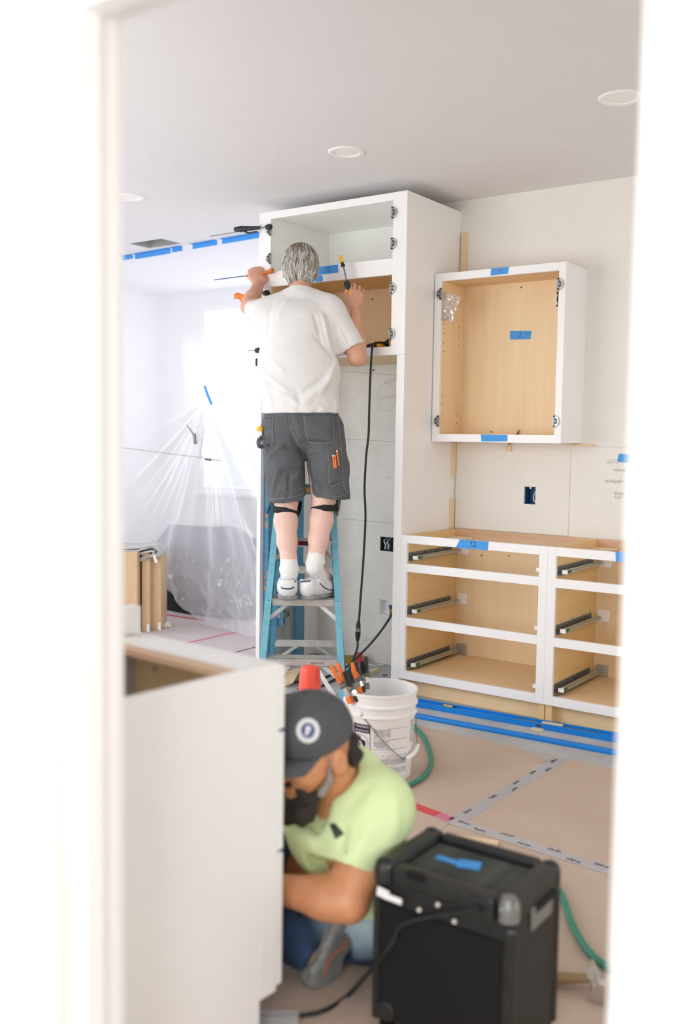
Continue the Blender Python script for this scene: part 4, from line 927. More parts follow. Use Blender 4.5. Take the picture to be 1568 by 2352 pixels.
for (cx, cy) in ((SX0+.035, SY0+.02), (SX1-.035, SY0+.02), (SX0+.035, SY1-.03), (SX1-.035, SY1-.03)): MB().lathe([(0, 0), (.018, 0), (.02, .012), (0, .013)], (cx, cy, .002), 16).build('rubber_foot', 'rubber', r, smooth=True)
MB().cyl((SX0+.04, SY0-.002, .05), (SX0+.04, SY0+.01, .05), .024, .026, n=20).build('bottom_guard', 'tolex2', r, .003, smooth=True)
p = onX(SX1, 1245, 2092); MB().obox((SX1-.001, p[1], p[2]), ((1, 0, 0), (0, 1, 0), ZZ), (.003, .055, .026)).build('side_handle', 'zinc_dark', r, .003); MB().obox((SX1+.0005, p[1]+.012, p[2]+.020), ((1, 0, 0), (0, 1, 0), ZZ), (.003, .05, .010)).build('handle_recess', 'blackvoid', r)
def sf(x, y, d=.003): return onY(SY0-d, x, y)
p = sf(1102, 2087); MB().obox(p, ((1, 0, 0), (0, 1, 0), ZZ), (.034, .006, .022)).build('jack_plate', 'tolex2', r, .004); MB().cyl(p-np.array([0, .004, 0]), p-np.array([0, .014, 0]), .010, n=14).build('jack', 'black', r, smooth=True)
p = sf(955, 2012); MB().obox(p, ((1, 0, 0), (0, 1, 0), ZZ), (.022, .006, .008)).build('slot', 'blackvoid', r)
mb = MB(); mb.bar(sf(866, 2045), sf(893, 2058), .022, .002, (0, 1, 0)); mb.bar(sf(886, 2058, .0062), sf(922, 2072, .0062), .014, .002, (0, 1, 0)); mb.build('white_label', 'white_pl', r)
for (x, y) in ((962, 2090), (1043, 2117), (1005, 2078)): MB().cyl(sf(x, y), sf(x, y, .007), .005, n=10).build('screw', 'zinc', r, smooth=True)
for (x, y) in ((1166, 2073), (1152, 2088)): p = sf(x, y, .004); MB().lathe([(0, .004), (.005, .002), (.006, 0)], (0, 0, 0), 10).build('stud', 'nickel', r, smooth=True, origin=(0, 0, 0)).location = [float(v) for v in p-ORI[r.name]]
o = MB(); a, b = onZ(SZ-.020, 1003, 1968), onZ(SZ-.020, 1050, 1982); c_ = onZ(SZ-.020, 1104, 1990); o.bar(a, b, .018, .006); o.bar(b, c_, .034, .008); tag(o.build('tape_strip', 'tape', None, .002), 'blue tape wad lying on the ribbed top of the speaker', 'tape')
pts = [sf(1100, 2090, .012), sf(1060, 2096, .012), sf(1000, 2104, .012), sf(945, 2116, .012), sf(915, 2132, .014), sf(905, 2160, .016), sf(880, 2195, .02), onZ(.10, 852, 2228)*.5+sf(852, 2228, .03)*.5]+floorpath([(800, 2285), (752, 2318), (700, 2332), (640, 2336), (575, 2334), (520, 2320)], .007)
o = MB().tube(pts, .0055, 8, 7).build('extension_lead', 'cord', smooth=True); tag(o, 'black power cord trailing from the speaker box across the floor', 'cord')

# ------------------------------------------------------------------ bar clamps on the tall cabinet
def bar_clamp(Y, p0, p1, head, label, hcol='black', jaw='black', body=None, head_len=.022):
    r = thing('bar_clamp', onY(Y, *head), label, 'clamp', 'bar clamps on the tall cabinet edge')
    a, b, h = onY(Y, *p0), onY(Y, *p1), onY(Y, *head)
    MB().bar(a, h, .004, .009, (0, 1, 0)).build('bar', 'zinc_dark', r)
    d = (h-a)/np.linalg.norm(h-a)
    MB().tube([h-d*head_len, h, h+d*head_len*.6], [.013, .017, .014], 10, 3).build('head', jaw, r, smooth=True)
    if body:
        q0, q1 = [onY(Y, *q) for q in body]; L = q1-q0
        MB().tube([q0, q0+L*.25, q0+L*.5, q1], [.014, .019, .015, .010], 10, 4).build('trigger_body', hcol, r, smooth=True)
        MB().tube([q0+L*.3, q0+L*.5-ZZ*.024, q0+L*.9-ZZ*.022], [.006, .006, .005], 8, 3).build('trigger', hcol, r, smooth=True)
    return r
bar_clamp(YF-.022, (482, 543), (625, 520), (618, 521), 'dark trigger clamp across the top corner of the tall cabinet', body=((540, 527), (596, 523)))
c3 = bar_clamp(YF-.022, (537, 686), (615, 672), (612, 673), 'orange-handled bar clamp behind the worker forearm', 'orange', 'black', body=((540, 679), (566, 682)))
bar_clamp(YF-.020, (571, 805), (600, 805), (594, 805), 'small blue bar clamp end beside the white shirt', 'black', 'black')
o = MB().obox(onY(YF-.012, 592, 832), ((1, 0, 0), (0, 1, 0), ZZ), (.012, .012, .022)).build('clamp_pad', 'black', None, .006); tag(o, 'black rubber clamp pad on tall cabinet edge beside the shirt', 'clamp pad')

# cordless tool lying inside the open compartment
r = thing('power_tool', onY(YF+.10, 870, 797), 'black and yellow power tool lying inside the tall cabinet compartment', 'power tool')
zb = 1.853
def dt(x, dy, z): return np.array([onY(YF+dy, x, 790)[0], YF+dy, zb+z])
MB().tube([dt(846, .10, .03), dt(862, .10, .034), dt(884, .11, .036), dt(893, .12, .035)], [.022, .026, .028, .022], 12, 4).build('body', 'black', r, smooth=True)
MB().tube([dt(870, .07, .038), dt(880, .07, .038)], [.022, .022], 8).build('badge', 'yellow', r, smooth=True); MB().tube([dt(884, .08, .04), dt(890, .09, .065), dt(895, .10, .068)], [.01, .008, .006], 8, 3).build('trigger_grip', 'black', r, smooth=True)

# ------------------------------------------------------------------ people: bodies and clothes grown as smooth blended solids
class Sdf:
    "distance field on a grid in the frame (HR, HF, Z) about origin o"
    def __init__(s, o, lo, hi, h):
        s.o = np.asarray(o, float); s.h = h; s.lo = np.asarray(lo, float)
        s.n = tuple(int(math.ceil((b-a)/h))+1 for a, b in zip(lo, hi)); s.g = np.full(s.n, 1., np.float32)
    def loc(s, p): d = np.asarray(p, float)-s.o; return np.array([d@HR, d@HF, d[2]])
    def vec(s, v): v = np.asarray(v, float); return np.array([v@HR, v@HF, v[2]])
    def reg(s, lo, hi):
        a = np.maximum(0, np.floor((lo-s.lo)/s.h).astype(int)); b = np.minimum(s.n, np.ceil((hi-s.lo)/s.h).astype(int)+1)
        sl = tuple(slice(int(i), int(max(i, j))) for i, j in zip(a, b))
        X = [s.lo[i]+s.h*np.arange(sl[i].start, sl[i].stop, dtype=np.float32) for i in range(3)]
        return sl, X[0][:, None, None], X[1][None, :, None], X[2][None, None, :]
    def _mix(s, sl, d, k, op):
        g = s.g[sl]
        if op == 'sub': d = -d; hh = np.clip(.5-.5*(g-d)/k, 0, 1); r = g*(1-hh)+d*hh+k*hh*(1-hh)
        else: hh = np.clip(.5+.5*(g-d)/k, 0, 1); r = g*(1-hh)+d*hh-k*hh*(1-hh)
        s.g[sl] = r
    def limb(s, p0, p1, r0, r1, k=.02, side=None, op='add'):
        "tapered rod; radii are numbers or (across, through) pairs with 'side' the across direction"
        a, b = s.loc(p0), s.loc(p1); r0 = r0 if hasattr(r0, '__len__') else (r0, r0); r1 = r1 if hasattr(r1, '__len__') else (r1, r1)
        m = max(*r0, *r1)+k+2.5*s.h; sl, X, Y, Z = s.reg(np.minimum(a, b)-m, np.maximum(a, b)+m)
        if 0 in s.g[sl].shape: return s
        ax = b-a; L = np.linalg.norm(ax)+1e-9; ax = ax/L
        sd = s.vec(side) if side is not None else np.array([1., .001, .002]); sd = sd-ax*(sd@ax); sd = sd/(np.linalg.norm(sd)+1e-9); nn = np.cross(ax, sd)
        dx, dy, dz = X-a[0], Y-a[1], Z-a[2]
        t = dx*ax[0]+dy*ax[1]+dz*ax[2]; tc = np.clip(t/L, 0, 1); e = t-tc*L
        u = dx*sd[0]+dy*sd[1]+dz*sd[2]; v = dx*nn[0]+dy*nn[1]+dz*nn[2]
        ra = r0[0]+(r1[0]-r0[0])*tc; rb = r0[1]+(r1[1]-r0[1])*tc; rm = np.minimum(ra, rb)
        d = (np.sqrt((u/ra)**2+(v/rb)**2+(e/rm)**2)-1)*rm
        s._mix(sl, d, k, op); return s
    def chain(s, pts, rs, k=.02, side=None):
        for p, q, a, b in zip(pts[:-1], pts[1:], rs[:-1], rs[1:]): s.limb(p, q, a, b, k, side)
        return s
    def ell(s, c, axes, rad, k=.02, op='add'):
        c = s.loc(c); A = [s.vec(a)/np.linalg.norm(a) for a in axes]; m = max(rad)+k+2.5*s.h
        sl, X, Y, Z = s.reg(c-m, c+m)
        if 0 in s.g[sl].shape: return s
        q = sum((((X-c[0])*a[0]+(Y-c[1])*a[1]+(Z-c[2])*a[2])/r)**2 for a, r in zip(A, rad)); d = (np.sqrt(q)-1)*min(rad)
        s._mix(sl, d, k, op); return s
    def cut(s, p, n, lim=None):
        "keep the side the normal n points away from (only within lim of p when given)"
        p = s.loc(p); n = s.vec(n); n = n/np.linalg.norm(n)
        if lim is None: sl, X, Y, Z = s.reg(s.lo, s.lo+s.h*np.array(s.n))
        else: sl, X, Y, Z = s.reg(p-lim, p+lim)
        d = (X-p[0])*n[0]+(Y-p[1])*n[1]+(Z-p[2])*n[2]
        if lim is not None:
            q = np.sqrt((X-p[0])**2+(Y-p[1])**2+(Z-p[2])**2); d = np.where(q < lim, d, -1)
        s.g[sl] = np.maximum(s.g[sl], d.astype(np.float32)); return s
    def mesh(s):
        g = s.g; sg = g < 0; n = s.n
        off = np.array([(i, j, k) for i in (0, 1) for j in (0, 1) for k in (0, 1)])
        cnt = np.zeros([q-1 for q in n], np.int8)
        for o in off: cnt += sg[o[0]:n[0]-1+o[0], o[1]:n[1]-1+o[1], o[2]:n[2]-1+o[2]]
        cells = np.argwhere((cnt > 0) & (cnt < 8)); vals = np.stack([g[cells[:, 0]+o[0], cells[:, 1]+o[1], cells[:, 2]+o[2]] for o in off], 1)
        acc = np.zeros((len(cells), 3)); num = np.zeros(len(cells))
        for i in range(8):
            for j in range(i+1, 8):
                if abs(off[i]-off[j]).sum() != 1: continue
                a, b = vals[:, i], vals[:, j]; m = (a < 0) != (b < 0); t = np.where(m, a/np.where(m, a-b, 1), 0)
                acc += np.where(m[:, None], off[i]+t[:, None]*(off[j]-off[i]), 0); num += m
        V = s.lo+s.h*(cells+acc/num[:, None])
        idx = np.full([q-1 for q in n], -1, np.int32); idx[tuple(cells.T)] = np.arange(len(cells)); Fs = []
        for ax in range(3):
            b, c = [(1, 2), (2, 0), (0, 1)][ax]
            s0 = [slice(None)]*3; s1 = [slice(None)]*3; s0[ax] = slice(0, -1); s1[ax] = slice(1, None)
            e = np.argwhere(sg[tuple(s0)] != sg[tuple(s1)]); e = e[(e[:, b] > 0) & (e[:, c] > 0) & (e[:, b] < n[b]-1) & (e[:, c] < n[c]-1)]
            flip = ~sg[tuple(e.T)]; db = np.eye(3, dtype=int)[b]; dc = np.eye(3, dtype=int)[c]
            q = np.stack([idx[tuple((e-db-dc).T)], idx[tuple((e-dc).T)], idx[tuple(e.T)], idx[tuple((e-db).T)]], 1); q[flip] = q[flip][:, ::-1]; Fs.append(q)
        return s.o+V[:, :1]*HR+V[:, 1:2]*HF+V[:, 2:]*ZZ, np.concatenate(Fs)
def vnormals(V, Q):
    fn = np.cross(V[Q[:, 2]]-V[Q[:, 0]], V[Q[:, 3]]-V[Q[:, 1]]); N = np.zeros_like(V)
    for k in range(4): np.add.at(N, Q[:, k], fn)
    return N/(np.linalg.norm(N, axis=1)[:, None]+1e-12)
def relax(V, Q, it=2, f=.5):
    for _ in range(it):
        S = np.zeros_like(V); C = np.zeros(len(V))
        for k in range(4):
            for j in (1, 3): np.add.at(S, Q[:, k], V[Q[:, (k+j) % 4]]); np.add.at(C, Q[:, k], 1)
        V = V*(1-f)+f*S/C[:, None]
    return V
def folds(V, Q, ridges):
    "cloth folds: raised (or sunk) soft ridges along 3-D lines"
    N = vnormals(V, Q); D = np.zeros(len(V))
    for p, q, wd, hgt in ridges:
        p, q = np.asarray(p, float), np.asarray(q, float); d = q-p; L2 = d@d; t = np.clip(((V-p)@d)/L2, 0, 1); r_ = np.linalg.norm(V-p-t[:, None]*d, axis=1)
        D += hgt*np.exp(-(r_/wd)**2)*np.sin(np.pi*np.clip(t*.9+.05, 0, 1))**.5
    return V+N*D[:, None]
def skin_obj(name, V, Q, m, parent):
    org = V.mean(0); me = bpy.data.meshes.new(name)
    me.vertices.add(len(V)); me.vertices.foreach_set('co', (V-org).astype(np.float32).ravel()); me.loops.add(Q.size); me.loops.foreach_set('vertex_index', Q.astype(np.int32).ravel())
    me.polygons.add(len(Q)); me.polygons.foreach_set('loop_start', np.arange(0, Q.size, 4, dtype=np.int32)); me.polygons.foreach_set('loop_total', np.full(len(Q), 4, np.int32))
    me.update(); me.validate(); me.polygons.foreach_set('use_smooth', np.ones(len(me.polygons), bool))
    o = bpy.data.objects.new(name, me); COL.objects.link(o); me.materials.append(MT[m] if isinstance(m, str) else m); place(o, org, parent); return o
from mathutils.bvhtree import BVHTree
def bvh(V, Q): return BVHTree.FromPolygons([tuple(map(float, v)) for v in V], [tuple(map(int, q)) for q in Q])
def hit(B, x, y, off=.002):
    d = Vector(ray(x, y)).normalized(); h_ = B.ray_cast(Vector(CP), d)
    if h_[0] is None: return None
    return np.array(h_[0])-np.array(d)*off
def decal(B, corners, nu, nv, off, name, m, parent):
    "patch sewn on a surface: a four-cornered piece laid over it"
    P0 = [np.array(c, float) for c in corners]; G = []; 
    for j in range(nv+1):
        for i in range(nu+1):
            a, b = i/nu, j/nv; c = (P0[0]*(1-a)+P0[1]*a)*(1-b)+(P0[3]*(1-a)+P0[2]*a)*b; G.append(hit(B, *c, off))
    fs = [q for j in range(nv) for i in range(nu) for q in [(j*(nu+1)+i, j*(nu+1)+i+1, (j+1)*(nu+1)+i+1, (j+1)*(nu+1)+i)] if all(G[k] is not None for k in q)]
    if not fs: return None
    mid = next(g_ for g_ in G if g_ is not None); G = [mid if g_ is None else g_ for g_ in G]
    dd = [max(np.linalg.norm(G[q[0]]-G[q[2]]) for _ in (0,)) for q in fs]; md = sorted(dd)[len(dd)//2]; fs = [q for q, v in zip(fs, dd) if v < 4*md+.004]
    o = MB().add(G, fs).build(name, m, parent, smooth=True)
    s_ = o.modifiers.new('thickness', 'SOLIDIFY'); s_.thickness = min(.0015, off*.8); s_.offset = 0
    return o
def seam(B, path, wpx, off, name, m, parent):
    p = smooth_path([np.array([*q, 0.]) for q in path], 5); vs = []; ok = []
    for i in range(len(p)):
        t = p[min(i+1, len(p)-1)]-p[max(i-1, 0)]; t = t/(np.linalg.norm(t)+1e-9); n_ = np.array([-t[1], t[0]])*wpx/2
        a, b = hit(B, p[i][0]+n_[0], p[i][1]+n_[1], off), hit(B, p[i][0]-n_[0], p[i][1]-n_[1], off); ok.append(a is not None and b is not None); vs += [a if a is not None else np.zeros(3), b if b is not None else np.zeros(3)]
    fs = [(2*i, 2*i+1, 2*i+3, 2*i+2) for i in range(len(p)-1) if ok[i] and ok[i+1] and np.linalg.norm(vs[2*i]-vs[2*i+2]) < .08]
    if not fs: return
    used = sorted({k for f_ in fs for k in f_}); mp = {k: i for i, k in enumerate(used)}
    return MB().add([vs[k] for k in used], [tuple(mp[k] for k in f_) for f_ in fs]).build(name, m, parent, smooth=True)
def hand(S, wrist, along, thumb, palm, size=1., curl=(.5, .9, .6), spread=.06, thumb_to=None):
    """palm and five fingers. along: wrist->knuckles, thumb: towards the thumb side, palm: out of the palm;
    curl: bend at the three joints of every finger"""
    n = lambda v: np.asarray(v, float)/np.linalg.norm(v)
    al = n(along); th = np.asarray(thumb, float); th = n(th-al*(th@al)); pa = np.cross(al, th); pa = pa if pa@np.asarray(palm) > 0 else -pa
    w_ = np.asarray(wrist, float); z = size
    S.limb(w_, w_+al*.05*z, (.027*z, .018*z), (.036*z, .016*z), .012, th); S.limb(w_+al*.045*z, w_+al*.085*z, (.037*z, .0155*z), (.040*z, .0135*z), .01, th)
    for i, (o_, l, r_) in enumerate(((.030, (.042, .026, .020), .0093), (.0105, (.046, .030, .021), .0096), (-.0105, (.043, .028, .021), .0092), (-.029, (.034, .021, .018), .0082))):
        p = w_+al*(.088-.004*abs(i-1))*z+th*o_*z; d = n(al+th*spread*(1.5-i)*.6); ang_ = 0
        for k in range(3):
            ang_ += curl[k]*(1+.06*i); dd = n(d*math.cos(ang_)+pa*math.sin(ang_)); q = p+dd*l[k]*z
            S.limb(p, q, r_*z*(1-.07*k), r_*z*(1-.07*(k+1)), .004); p = q
    b0 = w_+al*.022*z+th*.026*z; b1 = w_+al*.052*z+th*.050*z+pa*.018*z; b2 = thumb_to if thumb_to is not None else w_+al*.085*z+th*.046*z+pa*.034*z
    S.limb(b0, b1, .016*z, .0125*z, .014); S.limb(b1, b1*.45+b2*.55, .0118*z, .0105*z, .004); S.limb(b1*.45+b2*.55, b2, .0105*z, .0088*z, .004)
def J(x, y, d): return at(d, x, y)
def skin_mat(name, rgb, rgb2, rough=.5):
    m = mat(name, rgb, rough, var=.2, vscale=28, bump=.12, bscale=220, rgb2=rgb2); b = m.node_tree.nodes['Principled BSDF']
    b.inputs['Subsurface Weight'].default_value = .12; b.inputs['Subsurface Radius'].default_value = (.012, .005, .003); b.inputs['Subsurface Scale'].default_value = .6; return m
MT['skin_leg'] = skin_mat('skin_pale', (232, 192, 176), (220, 170, 152)); MT['skin2'] = skin_mat('skin_tan', (216, 156, 114), (202, 136, 94))
def body_skin():
    "pale legs, sun-tanned arms and neck: the tone follows height on the body"
    m, nt, b = _new('skin_weathered'); N = nt.nodes; L = nt.links
    tc = N.new('ShaderNodeTexCoord'); sx = N.new('ShaderNodeSeparateXYZ'); L.new(tc.outputs['Object'], sx.inputs[0])
    n = N.new('ShaderNodeTexNoise'); n.inputs['Scale'].default_value = 45; n.inputs['Detail'].default_value = 5; L.new(tc.outputs['Object'], n.inputs['Vector'])
    a = N.new('ShaderNodeValToRGB'); a.color_ramp.elements[0].color = (*srgb((206, 146, 116)), 1); a.color_ramp.elements[1].color = (*srgb((224, 176, 150)), 1); L.new(n.outputs[0], a.inputs[0])
    c = N.new('ShaderNodeValToRGB'); c.color_ramp.elements[0].color = (*srgb((226, 180, 164)), 1); c.color_ramp.elements[1].color = (*srgb((240, 208, 194)), 1); L.new(n.outputs[0], c.inputs[0])
    mr = N.new('ShaderNodeMapRange'); mr.inputs[1].default_value = -.35; mr.inputs[2].default_value = -.15; L.new(sx.outputs[2], mr.inputs[0])
    mx = N.new('ShaderNodeMix'); mx.data_type = 'RGBA'; L.new(mr.outputs[0], mx.inputs[0]); L.new(c.outputs[0], mx.inputs[6]); L.new(a.outputs[0], mx.inputs[7]); L.new(mx.outputs[2], b.inputs['Base Color'])
    b.inputs['Roughness'].default_value = .5; b.inputs['Subsurface Weight'].default_value = .1; b.inputs['Subsurface Radius'].default_value = (.012, .005, .003); b.inputs['Subsurface Scale'].default_value = .6
    return m
MT['skin1'] = body_skin()
MT['tee'] = mat('white_cotton', (230, 228, 226), .9, bump=.25, bscale=70, var=.02, vscale=5)
MT['canvas'] = mat('grey_canvas', (98, 101, 104), .9, var=.22, vscale=9, bump=.3, bscale=160, rgb2=(84, 87, 90)); MT['canvas_edge'] = mat('grey_canvas_worn', (126, 129, 132), .9, var=.2, vscale=60)
MT['sock'] = mat('white_sock', (240, 239, 238), .95, bump=.7, bscale=90, stretch=(3, 3, .15)); MT['leather'] = mat('white_leather', (236, 236, 236), .5, var=.05, vscale=14, rgb2=(214, 216, 216)); MT['sole'] = mat('grey_sole', (150, 151, 153), .7, var=.3, vscale=30); MT['navy'] = mat('navy_piping', (52, 56, 92), .6)
MT['hair_a'] = mat('hair_grey', (156, 152, 144), .5); MT['hair_b'] = mat('hair_silver', (224, 222, 216), .45); MT['hair_c'] = mat('hair_brown_grey', (122, 104, 82), .5)
MT['strap'] = mat('black_webbing', (30, 30, 32), .8)

# ================================================================== worker on the ladder
W1 = thing('person', lp(0, .1, .572), 'grey-haired worker in white T-shirt and grey shorts on the step ladder', 'person')
O1 = np.array([*J(690, 1000, 5.2)[:2], 0.])
def g1(h, lo=(-.45, -.55, .50), hi=(.45, .75, 2.50)): return Sdf(O1, lo, hi, h)
headC = J(690, 615, 5.235); tilt = math.radians(14); hF = HF*math.cos(tilt)-ZZ*math.sin(tilt); hU = HF*math.sin(tilt)+ZZ*math.cos(tilt)
S = g1(.0046)
S.ell(J(692, 968, 5.07), (HR, HF, ZZ), (.165, .11, .13)).limb(J(692, 930, 5.07), J(686, 750, 5.12), (.15, .10), (.165, .10), .05, HR)
S.limb(J(612, 715, 5.15), J(758, 706, 5.13), .058, .058, .05); S.limb(J(687, 705, 5.15), J(690, 648, 5.21), (.062, .058), (.056, .056), .03, HR)
S.ell(headC, (HR, hF, hU), (.082, .102, .118), .03).limb(headC+hF*.045-hU*.045, headC+hF*.06-hU*.10, (.052, .05), (.03, .03), .03, HR).limb(headC+hF*.093-hU*.01, headC+hF*.112-hU*.035, .010, .014, .014)
S.limb(headC+hF*.088-hU*.065-HR*.018, headC+hF*.088-hU*.065+HR*.018, .010, .010, .01)
for sg in (-1, 1): S.ell(headC+HR*sg*.087-hU*.03-hF*.004, (HR, hF, hU), (.010, .018, .031), .008); S.ell(headC+HR*sg*.032+hF*.086+hU*.012, (HR, hF, hU), (.014, .008, .009), .008)
sL, eL, wL = J(608, 716, 5.17), J(573, 704, 5.42), J(593, 656, 5.62); sR, eR, wR = J(766, 716, 5.14), J(820, 818, 5.11), J(816, 714, 5.20)
S.chain([sL, sL*.5+eL*.5, eL, eL*.66+wL*.34, wL], [.056, .050, .043, .045, .031], .03); S.chain([sR, sR*.5+eR*.5, eR, eR*.68+wR*.32, wR], [.057, .052, .042, .046, .030], .03); S.ell(eR-ZZ*.018-HF*.01, (HR, HF, ZZ), (.034, .034, .03), .03)
# hands: left one round the bar of a clamp, right one round a clamp handle
hLdir = J(585, 606, 5.68)-wL; S.ell(J(588, 634, 5.665), (HR, HF, ZZ), (.043, .022, .052), .012); hand(S, wL+hLdir*.03, hLdir, HR, HF, 1.22, (.75, 1.1, .8), .16, thumb_to=J(605, 636, 5.72))
hRdir = J(821, 655, 5.245)-wR; hand(S, wR+hRdir*.08, hRdir, -HR*.9-HF*.25, HF*.5-HR*.8, 1.12, (.28, .85, .55), .12, thumb_to=J(795, 668, 5.20))
hipL, kL, aL_ = J(656, 980, 5.07), J(657, 1150, 5.02), J(664, 1318, 4.925); hipR, kR, aR_ = J(728, 976, 5.07), J(743, 1145, 5.035), J(722, 1304, 4.94)
S.chain([hipL, kL], [.082, .060], .03); S.chain([kL, J(656, 1198, 4.985), J(659, 1245, 4.96), J(663, 1285, 4.94), aL_], [.057, .0585, .050, .039, .037], .02)
S.chain([hipR, kR], [.082, .062], .03); S.chain([kR, J(738, 1195, 5.00), J(731, 1240, 4.97), J(727, 1270, 4.955), aR_], [.057, .0585, .050, .040, .037], .02)
dL = HF*.985-HR*.10; dR = HR*.60+HF*.80; fz = .572
S.limb(aL_, aL_+dL*.10-ZZ*.07, .034, .03, .02); S.limb(aR_, aR_+dR*.11-ZZ*.07, .034, .03, .02)
V, Q = S.mesh(); skin_obj('body', relax(V, Q, 1, .4), Q, 'skin1', W1)

# T-shirt
S = g1(.0055, (-.42, -.40, 1.40), (.42, .50, 2.30))
S.limb(J(691, 962, 5.06), J(687, 840, 5.09), (.203, .142), (.200, .138), .05, HR); S.limb(J(687, 850, 5.09), J(684, 745, 5.12), (.200, .138), (.195, .13), .05, HR)
S.limb(J(611, 718, 5.15), J(757, 710, 5.13), .066, .066, .06); S.limb(J(688, 678, 5.15), J(632, 700, 5.15), (.056, .06), (.052, .052), .05, HF); S.limb(J(688, 678, 5.15), J(742, 696, 5.14), (.056, .06), (.052, .052), .05, HF)
S.limb(J(606, 722, 5.15), J(588, 713, 5.33), (.072, .074), (.062, .066), .04, ZZ); S.limb(J(762, 722, 5.13), J(812, 800, 5.12), (.078, .076), (.068, .066), .045, HF)
axR = eR-sR; cR = J(809, 797, 5.12); S.cut(cR+axR/np.linalg.norm(axR)*.012, axR, .13); S.limb(cR-axR*.10, cR+axR*.4, .050, .050, .006, op='sub')
S.cut(J(590, 705, 5.36), eL-sL, .11)
S.cut(J(691, 950, 5.06), -ZZ+HR*.02); S.cut(J(688, 664, 5.14), ZZ+HF*.45, .10); S.limb(J(688, 690, 5.15), J(690, 640, 5.20), (.061, .060), (.061, .060), .01, HR, op='sub')
V, Q = S.mesh(); V = relax(V, Q, 2, .5)
dp = lambda x, y, d=4.98: J(x, y, d)
Bt = bvh(V, Q)
def hp(x, y): q = hit(Bt, x, y, 0); return q if q is not None else J(x, y, 5.0)
rg = [((770, 830), (735, 905), .016, .010), ((776, 812), (758, 740), .012, .010), ((762, 820), (722, 770), .012, -.008), ((768, 860), (700, 925), .018, .008), ((610, 880), (690, 930), .014, .009), ((604, 850), (660, 900), .014, .008), ((640, 905), (745, 940), .013, .008), ((600, 800), (650, 850), .014, .007), ((722, 725), (740, 790), .010, -.009), ((738, 720), (758, 800), .010, .010), ((752, 725), (772, 800), .009, -.008), ((780, 760), (800, 800), .009, .008), ((625, 700), (615, 770), .014, -.006), ((660, 690), (640, 730), .014, .005), ((780, 880), (770, 945), .014, .010), ((612, 920), (606, 950), .012, -.006), ((690, 940), (680, 890), .016, -.006), ((745, 870), (690, 905), .013, -.008), ((775, 905), (722, 945), .010, -.008), ((598, 825), (625, 940), .014, .006)]
V = folds(V, Q, [(hp(*a), hp(*b), w_, h_*1.5) for a, b, w_, h_ in rg]); N = vnormals(V, Q)
nz = np.array([mnoise.fractal(Vector(v)*9, .9, 2.0, 3) for v in V]); V = V+N*(nz*.0030)[:, None]
skin_obj('t_shirt', V, Q, 'tee', W1); Bt = bvh(V, Q)
seam(Bt, [(655, 668), (672, 664), (692, 663), (712, 667), (724, 674)], 4, .002, 'collar', 'tee', W1); seam(Bt, [(826, 778), (818, 798), (797, 820)], 3.5, .002, 'cuff_seam', 'tee', W1)

# shorts
S = g1(.0055, (-.42, -.40, .98), (.42, .40, 1.60))
S.limb(J(692, 935, 5.06), J(692, 985, 5.06), (.180, .118), (.203, .142), .03, HR)
S.limb(J(646, 990, 5.06), J(655, 1075, 5.05), (.104, .125), (.106, .118), .03, HR); S.limb(J(655, 1075, 5.05), J(659, 1162, 5.04), (.106, .118), (.102, .112), .02, HR)
S.limb(J(740, 990, 5.06), J(752, 1075, 5.06), (.108, .125), (.108, .118), .03, HR); S.limb(J(752, 1075, 5.06), J(759, 1152, 5.06), (.108, .118), (.103, .112), .02, HR)
S.cut(J(659, 1152, 5.04), -ZZ*1.0+HR*.06, .16); S.cut(J(759, 1144, 5.06), -ZZ-HR*.05, .165); S.cut(J(692, 925, 5.06), ZZ)
S.limb(J(658, 1140, 5.04), J(659, 1180, 5.04), (.092, .102), (.092, .102), .006, HR, op='sub'); S.limb(J(757, 1132, 5.06), J(760, 1172, 5.06), (.093, .102), (.093, .102), .006, HR, op='sub')
S.limb(J(704, 1062, 4.95), J(711, 1170, 4.95), (.002, .06), (.010, .10), .022, HR, op='sub'); S.limb(J(704, 1062, 5.15), J(711, 1170, 5.15), (.002, .08), (.010, .10), .022, HR, op='sub')
V, Q = S.mesh(); V = relax(V, Q, 2, .5); Bs = bvh(V, Q)
def hs(x, y): q = hit(Bs, x, y, 0); return q if q is not None else J(x, y, 4.95)
rg = [((662, 945), (672, 1010), .010, -.008), ((672, 1010), (700, 1050), .012, -.012), ((698, 1050), (702, 1120), .012, -.012), ((690, 1065), (640, 1080), .012, .010), ((692, 1040), (655, 1030), .010, -.008), ((620, 1050), (650, 1020), .012, .009), ((690, 1080), (655, 1125), .012, .008), ((640, 1075), (625, 1135), .013, .008), ((665, 1090), (660, 1145), .010, -.008), ((712, 1040), (745, 1030), .014, .008), ((715, 1070), (735, 1110), .014, .006), ((730, 1100), (735, 1140), .012, -.007), ((620, 1000), (612, 1050), .012, -.008), ((680, 960), (690, 1010), .016, .008), ((785, 960), (796, 1030), .010, -.008), ((788, 1080), (795, 1130), .010, .008), ((676, 1100), (640, 1145), .010, -.006)]
V = folds(V, Q, [(hs(*a), hs(*b), w_, h_*1.6) for a, b, w_, h_ in rg]); N = vnormals(V, Q); nz = np.array([mnoise.fractal(Vector(v)*12, .9, 2.0, 3) for v in V]); V = V+N*(nz*.0042)[:, None]
skin_obj('shorts', V, Q, 'canvas', W1); Bs = bvh(V, Q)
def patch1(name, c, nu=10, nv=10, off=.003): return decal(Bs, c, nu, nv, off, name, 'canvas', W1)
patch1('back_pocket', [(697, 954), (764, 953), (765, 1014), (706, 1012)]); patch1('back_pocket', [(606, 960), (624, 958), (627, 1020), (610, 1024)]); patch1('tool_pocket', [(753, 1058), (786, 1056), (787, 1104), (756, 1114)])
